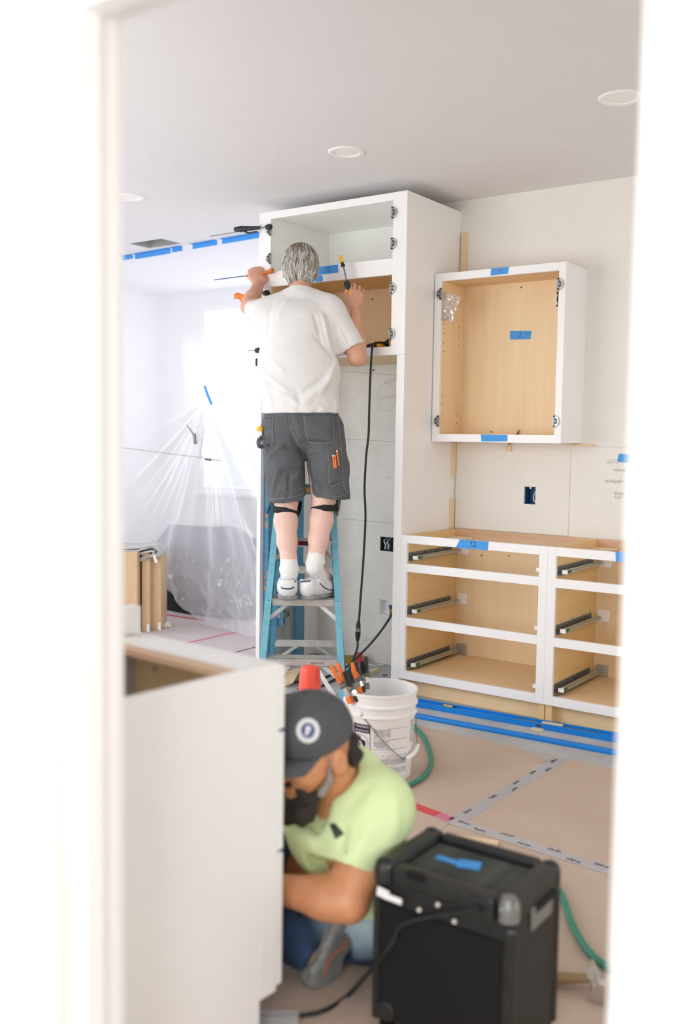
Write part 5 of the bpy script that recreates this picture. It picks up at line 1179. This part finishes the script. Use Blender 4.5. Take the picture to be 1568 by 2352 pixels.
for pth in ([(697, 954), (703, 1000), (716, 1017), (752, 1017), (765, 1009), (764, 954)], [(698, 957), (764, 956)], [(625, 958), (627, 1015), (621, 1024)], [(663, 954), (668, 985), (690, 1026), (698, 1052)], [(752, 1020), (754, 1060), (756, 1114), (786, 1105)], [(765, 1010), (783, 1035)], [(775, 954), (780, 1000), (786, 1060), (788, 1110), (800, 1138)], [(753, 1058), (786, 1055)], [(614, 1146), (640, 1146), (680, 1140), (703, 1130)], [(716, 1141), (740, 1146), (780, 1140), (806, 1133)]):
    seam(Bs, pth, 2.0, .0036, 'stitching', 'canvas_edge', W1)
mb = MB(); pl = hit(Bs, 606, 1012, .004); mb.tube([J(600, 1006, 4.98), J(594, 1012, 4.96), J(595, 1024, 4.96), J(602, 1026, 4.98)], .011, 8, 4); mb.build('hammer_loop', 'canvas', W1, smooth=True)
tmz = J(597, 985, 4.99); r = thing('tape_measure', tmz, 'yellow and white tape measure clipped at the worker hip', 'tape measure'); MB().lathe([(0, -.012), (.018, -.012), (.02, 0), (.018, .012), (0, .012)], tmz, 18).build('case', 'yellow', r, smooth=True); MB().obox(tmz-ZZ*.022, (HR, HF, ZZ), (.012, .010, .012)).build('tape_mouth', 'white_pl', r, .003)
for (x0, y0, x1, y1, lab) in ((773, 1034, 776, 1056, 'orange pencil standing highest in the shorts tool pocket'), (764, 1045, 766, 1062, 'short orange pencil at the outer side of the tool pocket'), (768, 1045, 770, 1062, 'short orange pencil in the middle of the tool pocket')):
    b_ = hit(Bs, x1, y1, .006); a_ = hit(Bs, x0, y0, .010)
    if a_ is None or b_ is None: continue
    d = (a_-b_)/np.linalg.norm(a_-b_); r = thing('pencil', b_, lab, 'pencil'); MB().cyl(b_-d*.03, a_-d*.008, .0042, n=8).build('shaft', 'orange', r, smooth=True); MB().cyl(a_-d*.008, a_, .0044, .0044, n=8).build('eraser', 'pine', r, smooth=True)

# knee-pad straps
for nm, K, A_, c0, c1 in (('l', kL, aL_, (622, 1168), (690, 1172)), ('r', kR, aR_, (716, 1160), (772, 1168))):
    ctr = J((c0[0]+c1[0])/2, 1170 if nm == 'l' else 1164, 5.005 if nm == 'l' else 5.02); mb = MB(); ring = []
    for k in range(29):
        t = 2*math.pi*k/28; ring.append(ctr+HR*.066*math.cos(t)+HF*.068*math.sin(t)-ZZ*(.012*math.cos(t) if nm == 'l' else -.006*math.cos(t))-ZZ*.010*abs(math.cos(t)))
    vs = []; 
    for p_ in ring: vs += [p_+ZZ*.016, p_-ZZ*.016]
    o = mb.add(vs, [(2*k, 2*k+1, 2*k+3, 2*k+2) for k in range(28)]).build('knee_strap', 'strap', W1, smooth=True); m_ = o.modifiers.new('thickness', 'SOLIDIFY'); m_.thickness = .004
    pc = J(664 if nm == 'l' else 752, 1155, 5.13); S = Sdf(pc, (-.13, -.09, -.17), (.13, .09, .17), .007); S.ell(pc, (HR, HF, ZZ), (.068, .045, .11), .01); S.limb(kL if nm == 'l' else kR, A_, .062, .05, .01, op='sub'); Vk, Qk = S.mesh(); skin_obj('knee_pad', Vk, Qk, 'strap', W1)
    e = J(c0[0]-3 if nm == 'l' else c1[0]+2, 1172, 5.05); MB().bar(e+ZZ*.02, e-ZZ*.018+HR*(-.012 if nm == 'l' else .006), .006, .03, HF).build('strap_end', 'strap', W1, .002)
MB().tube([J(777, 1150, 5.02), J(779, 1165, 5.01), J(775, 1180, 5.015)], .004, 6, 4).build('strap_buckle', 'zinc_dark', W1, smooth=True)

# socks
for A_, up_, tp in ((aL_, J(663, 1285, 4.94), 1283), (aR_, J(727, 1270, 4.955), 1268)):
    S = Sdf(A_, (-.10, -.10, -.09), (.10, .14, .13), .0045); d = dL if A_ is aL_ else dR
    S.chain([up_+ZZ*.006, up_*.5+A_*.5, A_, A_+d*.05-ZZ*.06], [.0440, .0425, .0415, .036], .014); S.ell(up_*.35+A_*.65, (HR, HF, ZZ), (.0455, .0455, .010), .012); S.cut(up_+ZZ*.008, ZZ); Vk, Qk = S.mesh(); skin_obj('sock', relax(Vk, Qk, 1), Qk, 'sock', W1)

# shoes
def shoe(heel, d, L, W_, parent, m_up='leather', lift=0., M=None, name='shoe', tint='sole'):
    d = np.asarray(d, float)/np.linalg.norm(d); up = ZZ if M is None else np.asarray(M, float); up = up-d*(up@d); up /= np.linalg.norm(up); sd = np.cross(d, up)
    def q(a, s_, z): return heel+d*a*L+sd*s_+up*z
    S = Sdf(heel+d*L*.5, (-.24, -.24, -.24), (.24, .24, .24), .005)
    S.limb(q(.16, 0, .060), q(.30, 0, .060), (W_*.43, .050), (W_*.45, .050), .02, sd); S.limb(q(.13, 0, .098), q(.34, 0, .090), (W_*.34, .020), (W_*.34, .022), .03, sd)
    S.limb(q(.30, 0, .055), q(.62, 0, .046), (W_*.45, .050), (W_*.47, .040), .02, sd); S.limb(q(.62, 0, .046), q(.86, 0, .040), (W_*.47, .040), (W_*.38, .028), .02, sd); S.limb(q(.36, 0, .095), q(.62, 0, .072), (W_*.22, .018), (W_*.24, .014), .025, sd)
    S.cut(q(.5, 0, .022), -up); S.limb(q(.20, 0, .10), q(.24, 0, .16), (.040, .040), (.05, .05), .01, sd, op='sub')
    V, Q = S.mesh(); V = relax(V, Q, 1); o = skin_obj(name, V, Q, m_up, parent); B = bvh(V, Q)
    S = Sdf(heel+d*L*.5, (-.24, -.24, -.24), (.24, .24, .24), .005)
    S.limb(q(.14, 0, .016), q(.45, 0, .014), (W_*.48, .020), (W_*.45, .018), .01, sd); S.limb(q(.45, 0, .014), q(.70, 0, .013), (W_*.45, .018), (W_*.51, .017), .01, sd); S.limb(q(.70, 0, .013), q(.86, 0, .016), (W_*.51, .017), (W_*.40, .016), .01, sd); S.cut(q(.5, 0, 0.001), -up)
    V2, Q2 = S.mesh(); so = skin_obj('sole', relax(V2, Q2, 1), Q2, tint, o); return o, B, q, so
hl = J(662, 1378, 4.845); hl = np.array([hl[0], hl[1], fz]); oL, BL, qL, _ = shoe(hl, dL, .30, .108, W1)
for pth, w_ in (([(653, 1328), (660, 1331), (670, 1328), (680, 1337)], 2.2), ([(645, 1349), (652, 1352), (668, 1352), (675, 1348)], 3.2)): seam(BL, pth, w_, .0025, 'piping', 'navy', oL)
hr = J(694, 1374, 4.875); hr = np.array([hr[0], hr[1], fz]); oR, BR, qR, _ = shoe(hr, dR, .29, .106, W1)
for pth, w_ in (([(695, 1315), (704, 1314), (713, 1316), (721, 1325), (728, 1328), (738, 1320), (742, 1314)], 2.4), ([(690, 1336), (700, 1335), (713, 1334)], 3.2), ([(735, 1340), (746, 1350), (758, 1355), (772, 1354)], 2.2)): seam(BR, pth, w_, .0025, 'piping', 'navy', oR)
MB().tube([qR(.40, .0, .10), qR(.44, .0, .125), qR(.52, .03, .115), qR(.58, .035, .075)], .0025, 6, 6).build('lace', 'leather', oR, smooth=True)
for k in range(4): MB().tube([qR(.42+.06*k, -.022, .096-.006*k), qR(.42+.06*k, 0, .102-.006*k), qR(.42+.06*k, .022, .096-.006*k)], .003, 6, 3).build('lace', 'leather', oR, smooth=True)

# hair: a close cap plus combed strands from the crown down to the nape
S = Sdf(headC, (-.14, -.16, -.16), (.14, .16, .16), .004)
S.ell(headC+hU*.010-hF*.008, (HR, hF, hU), (.0955, .108, .118), .02).limb(headC-hF*.055-hU*.02, headC-hF*.040-hU*.098, (.080, .044), (.060, .030), .03, HR)
S.cut(headC-hU*.010+hF*.03, hF-hU*.55, .5); S.cut(headC-hU*.114, -hU)
V, Q = S.mesh(); V = relax(V, Q, 1); hair = skin_obj('hair', V, Q, 'hair_a', W1); Bh = bvh(V, Q)
g = random.Random(12); SM = {k: MB() for k in ('hair_a', 'hair_b', 'hair_c')}
crown = headC+hU*.085-hF*.035+HR*.012
for k in range(2300):
    az = g.uniform(-math.pi, math.pi); po = math.acos(g.uniform(-.85, 1)); n_ = g.randint(4, 6); pts = []; sw = g.uniform(-.25, .25)
    for j in range(n_):
        pp = po+j*g.uniform(.09, .14); aa = az+sw*j*.12
        if pp > 2.7: break
        dv = hU*math.cos(pp)+(-hF*math.cos(aa)+HR*math.sin(aa))*math.sin(pp)
        o_ = headC+hU*.012-hF*.01; h_ = Bh.ray_cast(Vector(o_+dv*.3), Vector(-dv), .3)
        if h_[0] is None: continue
        pts.append(np.array(h_[0])+dv*(.0014+.0022*g.random()+.004*(j/n_)**2*g.random()))
    if len(pts) < 3: continue
    top = po < .85 and abs(az) < 1.6
    key = 'hair_c' if g.random() < (.55 if top else .16) else ('hair_b' if g.random() < .55 else 'hair_a')
    SM[key].tube(pts, [.0014, .0020, .0006], 3)
for k in range(26):      # the wisps that stand off on one side
    a = headC-HR*.07+hU*g.uniform(.02, .10)-hF*g.uniform(-.02, .05); SM['hair_b'].tube([a, a-HR*g.uniform(.02, .035)+hU*.01, a-HR*g.uniform(.028, .045)+hU*g.uniform(.0, .03)], [.0012, .001, .0004], 3)
for k_, m_ in SM.items(): o = m_.build('hair_strands', k_, hair, smooth=True); o['kind'] = 'stuff'
r_ = J(732, 612, 5.2); MB().tube([headC+HR*.086+hU*.008-hF*.002, headC+HR*.084+hU*.016+hF*.07], .0018, 6).build('spectacle_arm', 'black', W1, smooth=True)

# clamps in his hands
hc = thing('bar_clamp', J(600, 628, 5.78), 'bar clamp with orange jaw in the worker fist at the cabinet edge', 'clamp')
a, b, c = onY(YF-.03, 492, 643), onY(YF-.03, 600, 629), onY(YF-.03, 624, 622); MB().bar(a, b, .004, .009, (0, 1, 0)).build('bar', 'bluebox', hc)
MB().tube([onY(YF-.03, 566, 634), onY(YF-.03, 590, 631), b, b*.4+c*.6], [.007, .007, .009, .010], 10, 4).build('grip', 'copper', hc, smooth=True); MB().tube([b*.4+c*.6, c, c+ZZ*.012], [.012, .015, .011], 10, 3).build('jaw', 'copper', hc, smooth=True)
hc = thing('bar_clamp', J(800, 665, 5.25), 'black and yellow trigger clamp held upright by the worker on the ladder', 'clamp')
D_ = 5.25; MB().bar(J(787, 606, D_), J(803, 676, D_), .008, .008, HF).build('bar', 'zinc_dark', hc); MB().tube([J(782, 587, D_), J(785, 603, D_)], [.010, .011], 10).build('pad', 'yellow', hc, .002, smooth=True)
MB().bar(J(783, 611, D_), J(792, 609, D_), .016, .014).build('fixed_jaw', 'black', hc, .003); MB().tube([J(785, 601, D_), J(787, 610, D_)], [.008, .008], 8).build('pad_stem', 'black', hc, smooth=True)
MB().tube([J(795, 646, D_-.01), J(798, 655, D_-.01), J(804, 672, D_-.01)], [.015, .018, .013], 10, 4).build('trigger_body', 'black', hc, smooth=True); MB().tube([J(801, 668, D_-.03), J(804, 678, D_-.03)], [.010, .013], 10).build('release', 'yellow', hc, smooth=True)

# ================================================================== worker seated on the floor by the base cabinet
MT['lime'] = mat('lime_cotton', (222, 240, 186), .85, var=.06, vscale=4, bump=.2, bscale=80, rgb2=(212, 234, 170)); MT['cap'] = mat('charcoal_twill', (84, 86, 90), .85, bump=.25, bscale=260, var=.08, vscale=6); MT['beard'] = mat('dark_beard', (46, 38, 34), .8, bump=.9, bscale=120, var=.3, vscale=40); MT['beard_grey'] = mat('grey_whiskers', (150, 144, 136), .8, bump=.9, bscale=120); MT['badge_white'] = mat('badge_white', (226, 226, 226), .7); MT['badge_blue'] = mat('badge_blue', (56, 78, 140), .7); MT['lip'] = mat('lip', (186, 106, 96), .5); MT['shoe_grey'] = mat('grey_sneaker', (128, 126, 120), .8, var=.2, vscale=18); MT['sole2'] = mat('grey_tread', (142, 146, 148), .8, var=.25, vscale=40); MT['emblem'] = mat('dark_green_print', (44, 66, 52), .7)
def denim():
    "dark denim, faded over the near thigh"
    m, nt, b = _new('denim'); N = nt.nodes; L = nt.links; tc = N.new('ShaderNodeTexCoord')
    at_ = N.new('ShaderNodeAttribute'); at_.attribute_name = 'fade'; n = N.new('ShaderNodeTexNoise'); n.inputs['Scale'].default_value = 14; n.inputs['Detail'].default_value = 6; L.new(tc.outputs['Object'], n.inputs['Vector'])
    a = N.new('ShaderNodeValToRGB'); a.color_ramp.elements[0].color = (*srgb((24, 38, 62)), 1); a.color_ramp.elements[1].color = (*srgb((52, 80, 116)), 1); a.color_ramp.elements[0].position = .35; a.color_ramp.elements[1].position = .75; L.new(n.outputs[0], a.inputs[0])
    mx = N.new('ShaderNodeMix'); mx.data_type = 'RGBA'; L.new(at_.outputs['Fac'], mx.inputs[0]); L.new(a.outputs[0], mx.inputs[6]); mx.inputs[7].default_value = (*srgb((176, 198, 208)), 1); L.new(mx.outputs[2], b.inputs['Base Color']); b.inputs['Roughness'].default_value = .9
    return m
MT['denim'] = denim()
W2 = thing('person', (*J(830, 2140, 2.62)[:2], .002), 'worker in lime green T-shirt and charcoal cap sitting on the floor', 'person')
th2 = math.radians(49); fc = -HR*math.sin(th2)-HF*math.cos(th2); lf = HR*math.cos(th2)-HF*math.sin(th2); ph = math.radians(12)
f2 = fc*math.cos(ph)-ZZ*math.sin(ph); u2 = fc*math.sin(ph)+ZZ*math.cos(ph)
HC = J(720, 1714, 2.42); k2 = 1.06
def hd2(f, l, u): return HC+(f2*f+lf*l+u2*u)*k2
O2 = np.array([*J(780, 1900, 2.5)[:2], 0.])
def g2(h, lo=(-.48, -.50, -.02), hi=(.40, .50, .86)): return Sdf(O2, lo, hi, h)
S = g2(.006)
S.ell(hd2(-.008, 0, .015), (f2, lf, u2), (.098*k2, .078*k2, .100*k2), .02).limb(hd2(.04, 0, -.04), hd2(.062, 0, -.095), (.058, .055), (.036, .034), .03, lf)
S.limb(hd2(.094, 0, .0), hd2(.116, 0, -.032), .011, .016, .014); S.ell(hd2(.104, 0, -.036), (f2, lf, u2), (.013, .020, .010), .008); S.limb(hd2(.090, -.02, -.066), hd2(.090, .02, -.066), .010, .010, .01)
for sg in (-1, 1):
    S.ell(hd2(-.002, sg*.086, -.018), (f2, lf, u2), (.024, .016, .038), .006); S.ell(hd2(.004, sg*.106, -.016), (f2, lf, u2), (.012, .012, .022), .004, op='sub'); S.ell(hd2(.086, sg*.032, .006), (f2, lf, u2), (.008, .014, .008), .01); S.ell(hd2(.06, sg*.045, -.03), (f2, lf, u2), (.03, .02, .025), .03)
nk = J(792, 1838, 2.50); S.limb(hd2(-.02, 0, -.04), nk, (.060, .062), (.066, .066), .03, lf)
pel = J(838, 2110, 2.62); pel[2] = .13; S.ell(pel, (fc, lf, ZZ), (.13, .16, .12)); S.limb(pel, nk-ZZ*.08, (.11, .08), (.12, .08), .05, lf)
shL, shR = J(864, 1862, 2.44), J(704, 1872, 2.66); elL, wrL = J(800, 2070, 2.36), J(628, 2040, 2.40); elR, wrR = J(575, 1890, 2.62), J(490, 1995, 2.58)
S.limb(shL, shR, .06, .06, .05); S.chain([shL, shL*.4+elL*.6, elL, elL*.7+wrL*.3, wrL], [.064, .057, .046, .049, .034], .03); S.chain([shR, elR, wrR], [.06, .046, .032], .03)
hand(S, wrL, wrL-elL, ZZ, HF, 1., (.3, .5, .4)); hand(S, wrR, wrR-elR, ZZ, HF, 1., (.3, .5, .4))
anR = None; knL = J(640, 2105, 2.50); knL[2] = .17; knR = J(640, 1950, 2.62); anR = J(700, 2150, 2.47); anR[2] = .10; anL = J(560, 2160, 2.72); anL[2] = .07
S.chain([pel, knL, anL], [.08, .06, .04], .03); S.chain([pel, knR], [.08, .058], .03); S.limb(J(560, 2080, 2.52), anR, .055, .042, .02)
V, Q = S.mesh(); skin_obj('body', relax(V, Q, 1, .4), Q, 'skin2', W2); Bb = bvh(V, Q)
seam(Bb, [(646, 1806), (655, 1809), (664, 1811)], 7, .002, 'lips', 'lip', W2)

# shirt
S = g2(.0065)
S.limb(J(838, 2050, 2.60), J(798, 1880, 2.52), (.150, .13), (.148, .13), .05, lf); S.ell(J(756, 1890, 2.50), (fc, lf, ZZ), (.105, .13, .115), .05).ell(J(770, 1945, 2.52), (fc, lf, ZZ), (.075, .085, .05), .05); S.limb(J(805, 1845, 2.50), J(812, 1768, 2.54), (.105, .09), (.062, .058), .05, lf).limb(J(815, 1775, 2.54), J(868, 1838, 2.46), .05, .066, .05)
S.limb(shL, shR, .072, .072, .06); S.limb(J(862, 1862, 2.46), J(806, 1990, 2.375), (.086, .088), (.064, .066), .05, HR)
ax2 = elL-shL; cf = J(803, 1992, 2.378); S.cut(cf, ax2, .12); S.limb(cf-ax2*.12, cf+ax2*.3, .058, .056, .006, op='sub'); S.limb(shR, elR, .08, .06, .04); S.cut(shR*.45+elR*.55, elR-shR, .09)
S.limb(hd2(-.02, 0, -.04), nk, (.066, .068), (.070, .070), .012, lf, op='sub'); S.limb(hd2(.05, 0, -.06), hd2(.05, 0, -.14), .07, .06, .02, op='sub'); S.cut(J(846, 2100, 2.6), -ZZ)
V, Q = S.mesh(); V = relax(V, Q, 2); B2 = bvh(V, Q)
def h2(x, y): q = hit(B2, x, y, 0); return q if q is not None else J(x, y, 2.4)
V = folds(V, Q, [(h2(*a), h2(*b), w_, h_) for a, b, w_, h_ in (((690, 1850), (720, 1950), .012, .010), ((705, 1850), (745, 1940), .010, -.010), ((760, 1850), (740, 1930), .014, .008), ((790, 1900), (785, 1950), .012, -.012), ((905, 1830), (900, 1930), .018, .008), ((850, 1800), (800, 1860), .016, -.006), ((820, 1960), (850, 1900), .014, .006))])
skin_obj('t_shirt', V, Q, 'lime', W2); B2 = bvh(V, Q)
decal(B2, [(756, 1893), (768, 1890), (790, 1915), (770, 1928)], 6, 6, .002, 'chest_emblem', 'emblem', W2); decal(B2, [(736, 1836), (758, 1830), (752, 1850), (738, 1858)], 5, 5, .0015, 'dust_mark', 'white_pl', W2); 

# jeans
S = g2(.0065)
S.ell(pel, (fc, lf, ZZ), (.155, .185, .128), .03); S.limb(pel+lf*.05, knL, (.105, .10), (.078, .076), .04); S.limb(knL, anL, .076, .058, .03); S.limb(pel-lf*.05+ZZ*.02, knR, .105, .090, .04); S.limb(knR, J(560, 2080, 2.58), .086, .068, .03); S.limb(J(560, 2080, 2.54), anR, .070, .058, .03); S.cut(anR+HR*.03-ZZ*.01, anR-J(560, 2080, 2.52), .09)
S.cut(J(846, 2040, 2.6), ZZ, .24)
V, Q = S.mesh(); V = relax(V, Q, 2); N = vnormals(V, Q); nz = np.array([mnoise.fractal(Vector(v)*13, .9, 2.0, 3) for v in V]); V = V+N*(nz*.006)[:, None]
jo = skin_obj('jeans', V, Q, 'denim', W2); fp = J(838, 2075, 2.48); fd = np.clip(1.5-np.linalg.norm(V-fp, axis=1)/.10, 0, 1)
at_ = jo.data.attributes.new('fade', 'FLOAT', 'POINT'); at_.data.foreach_set('value', fd.astype(np.float32))

# shoes: one lies on its side with the tread towards us
hl = J(822, 2090, 2.46); toe = J(774, 2194, 2.46)
o2, Bx, qx, so = shoe(hl, toe-hl, .245, .112, W2, 'shoe_grey', M=-HR*.66+HF*.65+ZZ*.15, tint='sole2', name='shoe'); 
V3 = np.array([v.co[:] for v in so.data.vertices])+ORI[so.name]; Q3 = np.array([tuple(p.vertices) for p in so.data.polygons if len(p.vertices) == 4]); Bx = bvh(V3, Q3)
for k in range(8): seam(Bx, [(768+k*4.5, 2140+k*2), (760+k*5, 2180+k*3), (748+k*6, 2236-k*2)], 2.2, .002, 'sole_tread', 'shoe_grey', so)
seam(Bx, [(795, 2160), (788, 2178), (768, 2190), (752, 2215), (742, 2244)], 3.2, .0026, 'sole_line', 'orange', so)
o3 = shoe(anL+HF*.06-ZZ*.05, -HR*.5+HF*.8, .27, .105, W2, 'shoe_grey', tint='sole2')

# cap
S = Sdf(HC, (-.18, -.18, -.18), (.18, .18, .20), .0045)
S.ell(hd2(-.004, 0, .030), (f2, lf, u2), (.103*k2, .090*k2, .103*k2), .02); S.ell(hd2(.035, 0, .068), (f2, lf, u2), (.07*k2, .075*k2, .06*k2), .04); S.cut(hd2(0, 0, .014), -u2-f2*.10)
V, Q = S.mesh(); V = relax(V, Q, 2); cap = skin_obj('cap', V, Q, 'cap', W2); Bc = bvh(V, Q)
vs = []; nu, nv = 18, 7
for j in range(nv+1):
    for i in range(nu+1):
        a = (-1+2*i/nu)*1.12; b = j/nv; rr = 1+.0*b
        base_ = hd2(.104*math.cos(a), .090*math.sin(a), .020); out = f2*(math.cos(a)**.6 if math.cos(a) > 0 else 0)*.082*k2*b; drop = -u2*(.012*b+.016*(abs(i/nu-.5)*2)**2*(.5+b*.6)); vs.append(base_+out+drop+lf*math.sin(a)*.004*b)
br = MB().add(vs, [(j*(nu+1)+i, j*(nu+1)+i+1, (j+1)*(nu+1)+i+1, (j+1)*(nu+1)+i) for j in range(nv) for i in range(nu)]).build('brim', 'cap', cap, smooth=True); m_ = br.modifiers.new('thickness', 'SOLIDIFY'); m_.thickness = .004
def disc(B, cx, cy, rx, ry, r0, off, name, m, parent, n=28):
    G = []; fs = []
    for j in range(5):
        rr = r0+(1-r0)*j/4
        for i in range(n): t = 2*math.pi*i/n; q = hit(B, cx+rx*rr*math.cos(t), cy+ry*rr*math.sin(t), off); G.append(q if q is not None else np.zeros(3))
    fs = [(j*n+i, j*n+(i+1) % n, (j+1)*n+(i+1) % n, (j+1)*n+i) for j in range(4) for i in range(n)]; fs = [f for f in fs if all(np.abs(G[k]).sum() > 0 for k in f)]
    return MB().add(G, fs).build(name, m, parent, smooth=True)
disc(Bc, 707, 1678, 27, 29, .02, .0020, 'badge', 'badge_white', cap); disc(Bc, 707, 1678, 16, 18, .70, .0032, 'badge_ring', 'badge_blue', cap); seam(Bc, [(698, 1684), (700, 1668), (712, 1664), (717, 1676), (708, 1690)], 5, .0032, 'badge_mark', 'badge_blue', cap)
for pth in ([(735, 1592), (752, 1630), (758, 1700), (750, 1728)], [(700, 1594), (676, 1640), (660, 1690)]): seam(Bc, pth, 1.8, .001, 'panel_seam', 'cap', cap)
MB().lathe([(0, .006), (.007, .004), (.008, 0)], (0, 0, 0), 12).build('button', 'cap', cap, smooth=True, origin=(0, 0, 0)).location = [float(v) for v in hd2(0, 0, .138)-ORI[cap.name]]

# hair at the nape, sideburns and beard
S = Sdf(HC, (-.2, -.2, -.25), (.2, .2, .15), .005)
g = random.Random(6)
for k in range(26): S.ell(hd2(g.uniform(-.085, -.045), g.uniform(-.07, .078), g.uniform(-.045, .012)), (f2, lf, u2), (.014, .013, .014), .012)
S.ell(hd2(-.055, .0, -.01), (f2, lf, u2), (.042, .074, .045), .02); S.cut(hd2(-.028, .1, 0), f2)
V, Q = S.mesh(); skin_obj('hair', V, Q, 'beard', W2)
S = Sdf(HC, (-.2, -.2, -.25), (.2, .2, .15), .005)
S.limb(hd2(.054, 0, -.092), hd2(.072, 0, -.122), (.044, .042), (.033, .032), .02, lf)
for sg in (-1, 1): S.limb(hd2(.040, sg*.050, -.088), hd2(.070, sg*.03, -.108), .011, .022, .02); S.limb(hd2(.098, sg*.005, -.050), hd2(.080, sg*.036, -.072), .008, .011, .01)
S.limb(hd2(.094, -.016, -.068), hd2(.094, .016, -.068), .013, .013, .006, op='sub'); S.cut(hd2(.03, 0, -.088), u2-f2*.75, .3)
for k in range(30): S.ell(hd2(g.uniform(.05, .10), g.uniform(-.05, .055), g.uniform(-.150, -.112)), (f2, lf, u2), (.012, .012, .018), .01)
V, Q = S.mesh(); skin_obj('beard', V, Q, 'beard', W2)
S = Sdf(HC, (-.2, -.2, -.25), (.2, .2, .15), .005); S.limb(hd2(.016, .078, .0), hd2(.022, .072, -.055), .005, .007, .01); S.limb(hd2(.022, .072, -.055), hd2(.040, .056, -.085), .008, .012, .01)
V, Q = S.mesh(); skin_obj('whiskers', V, Q, 'beard_grey', W2)
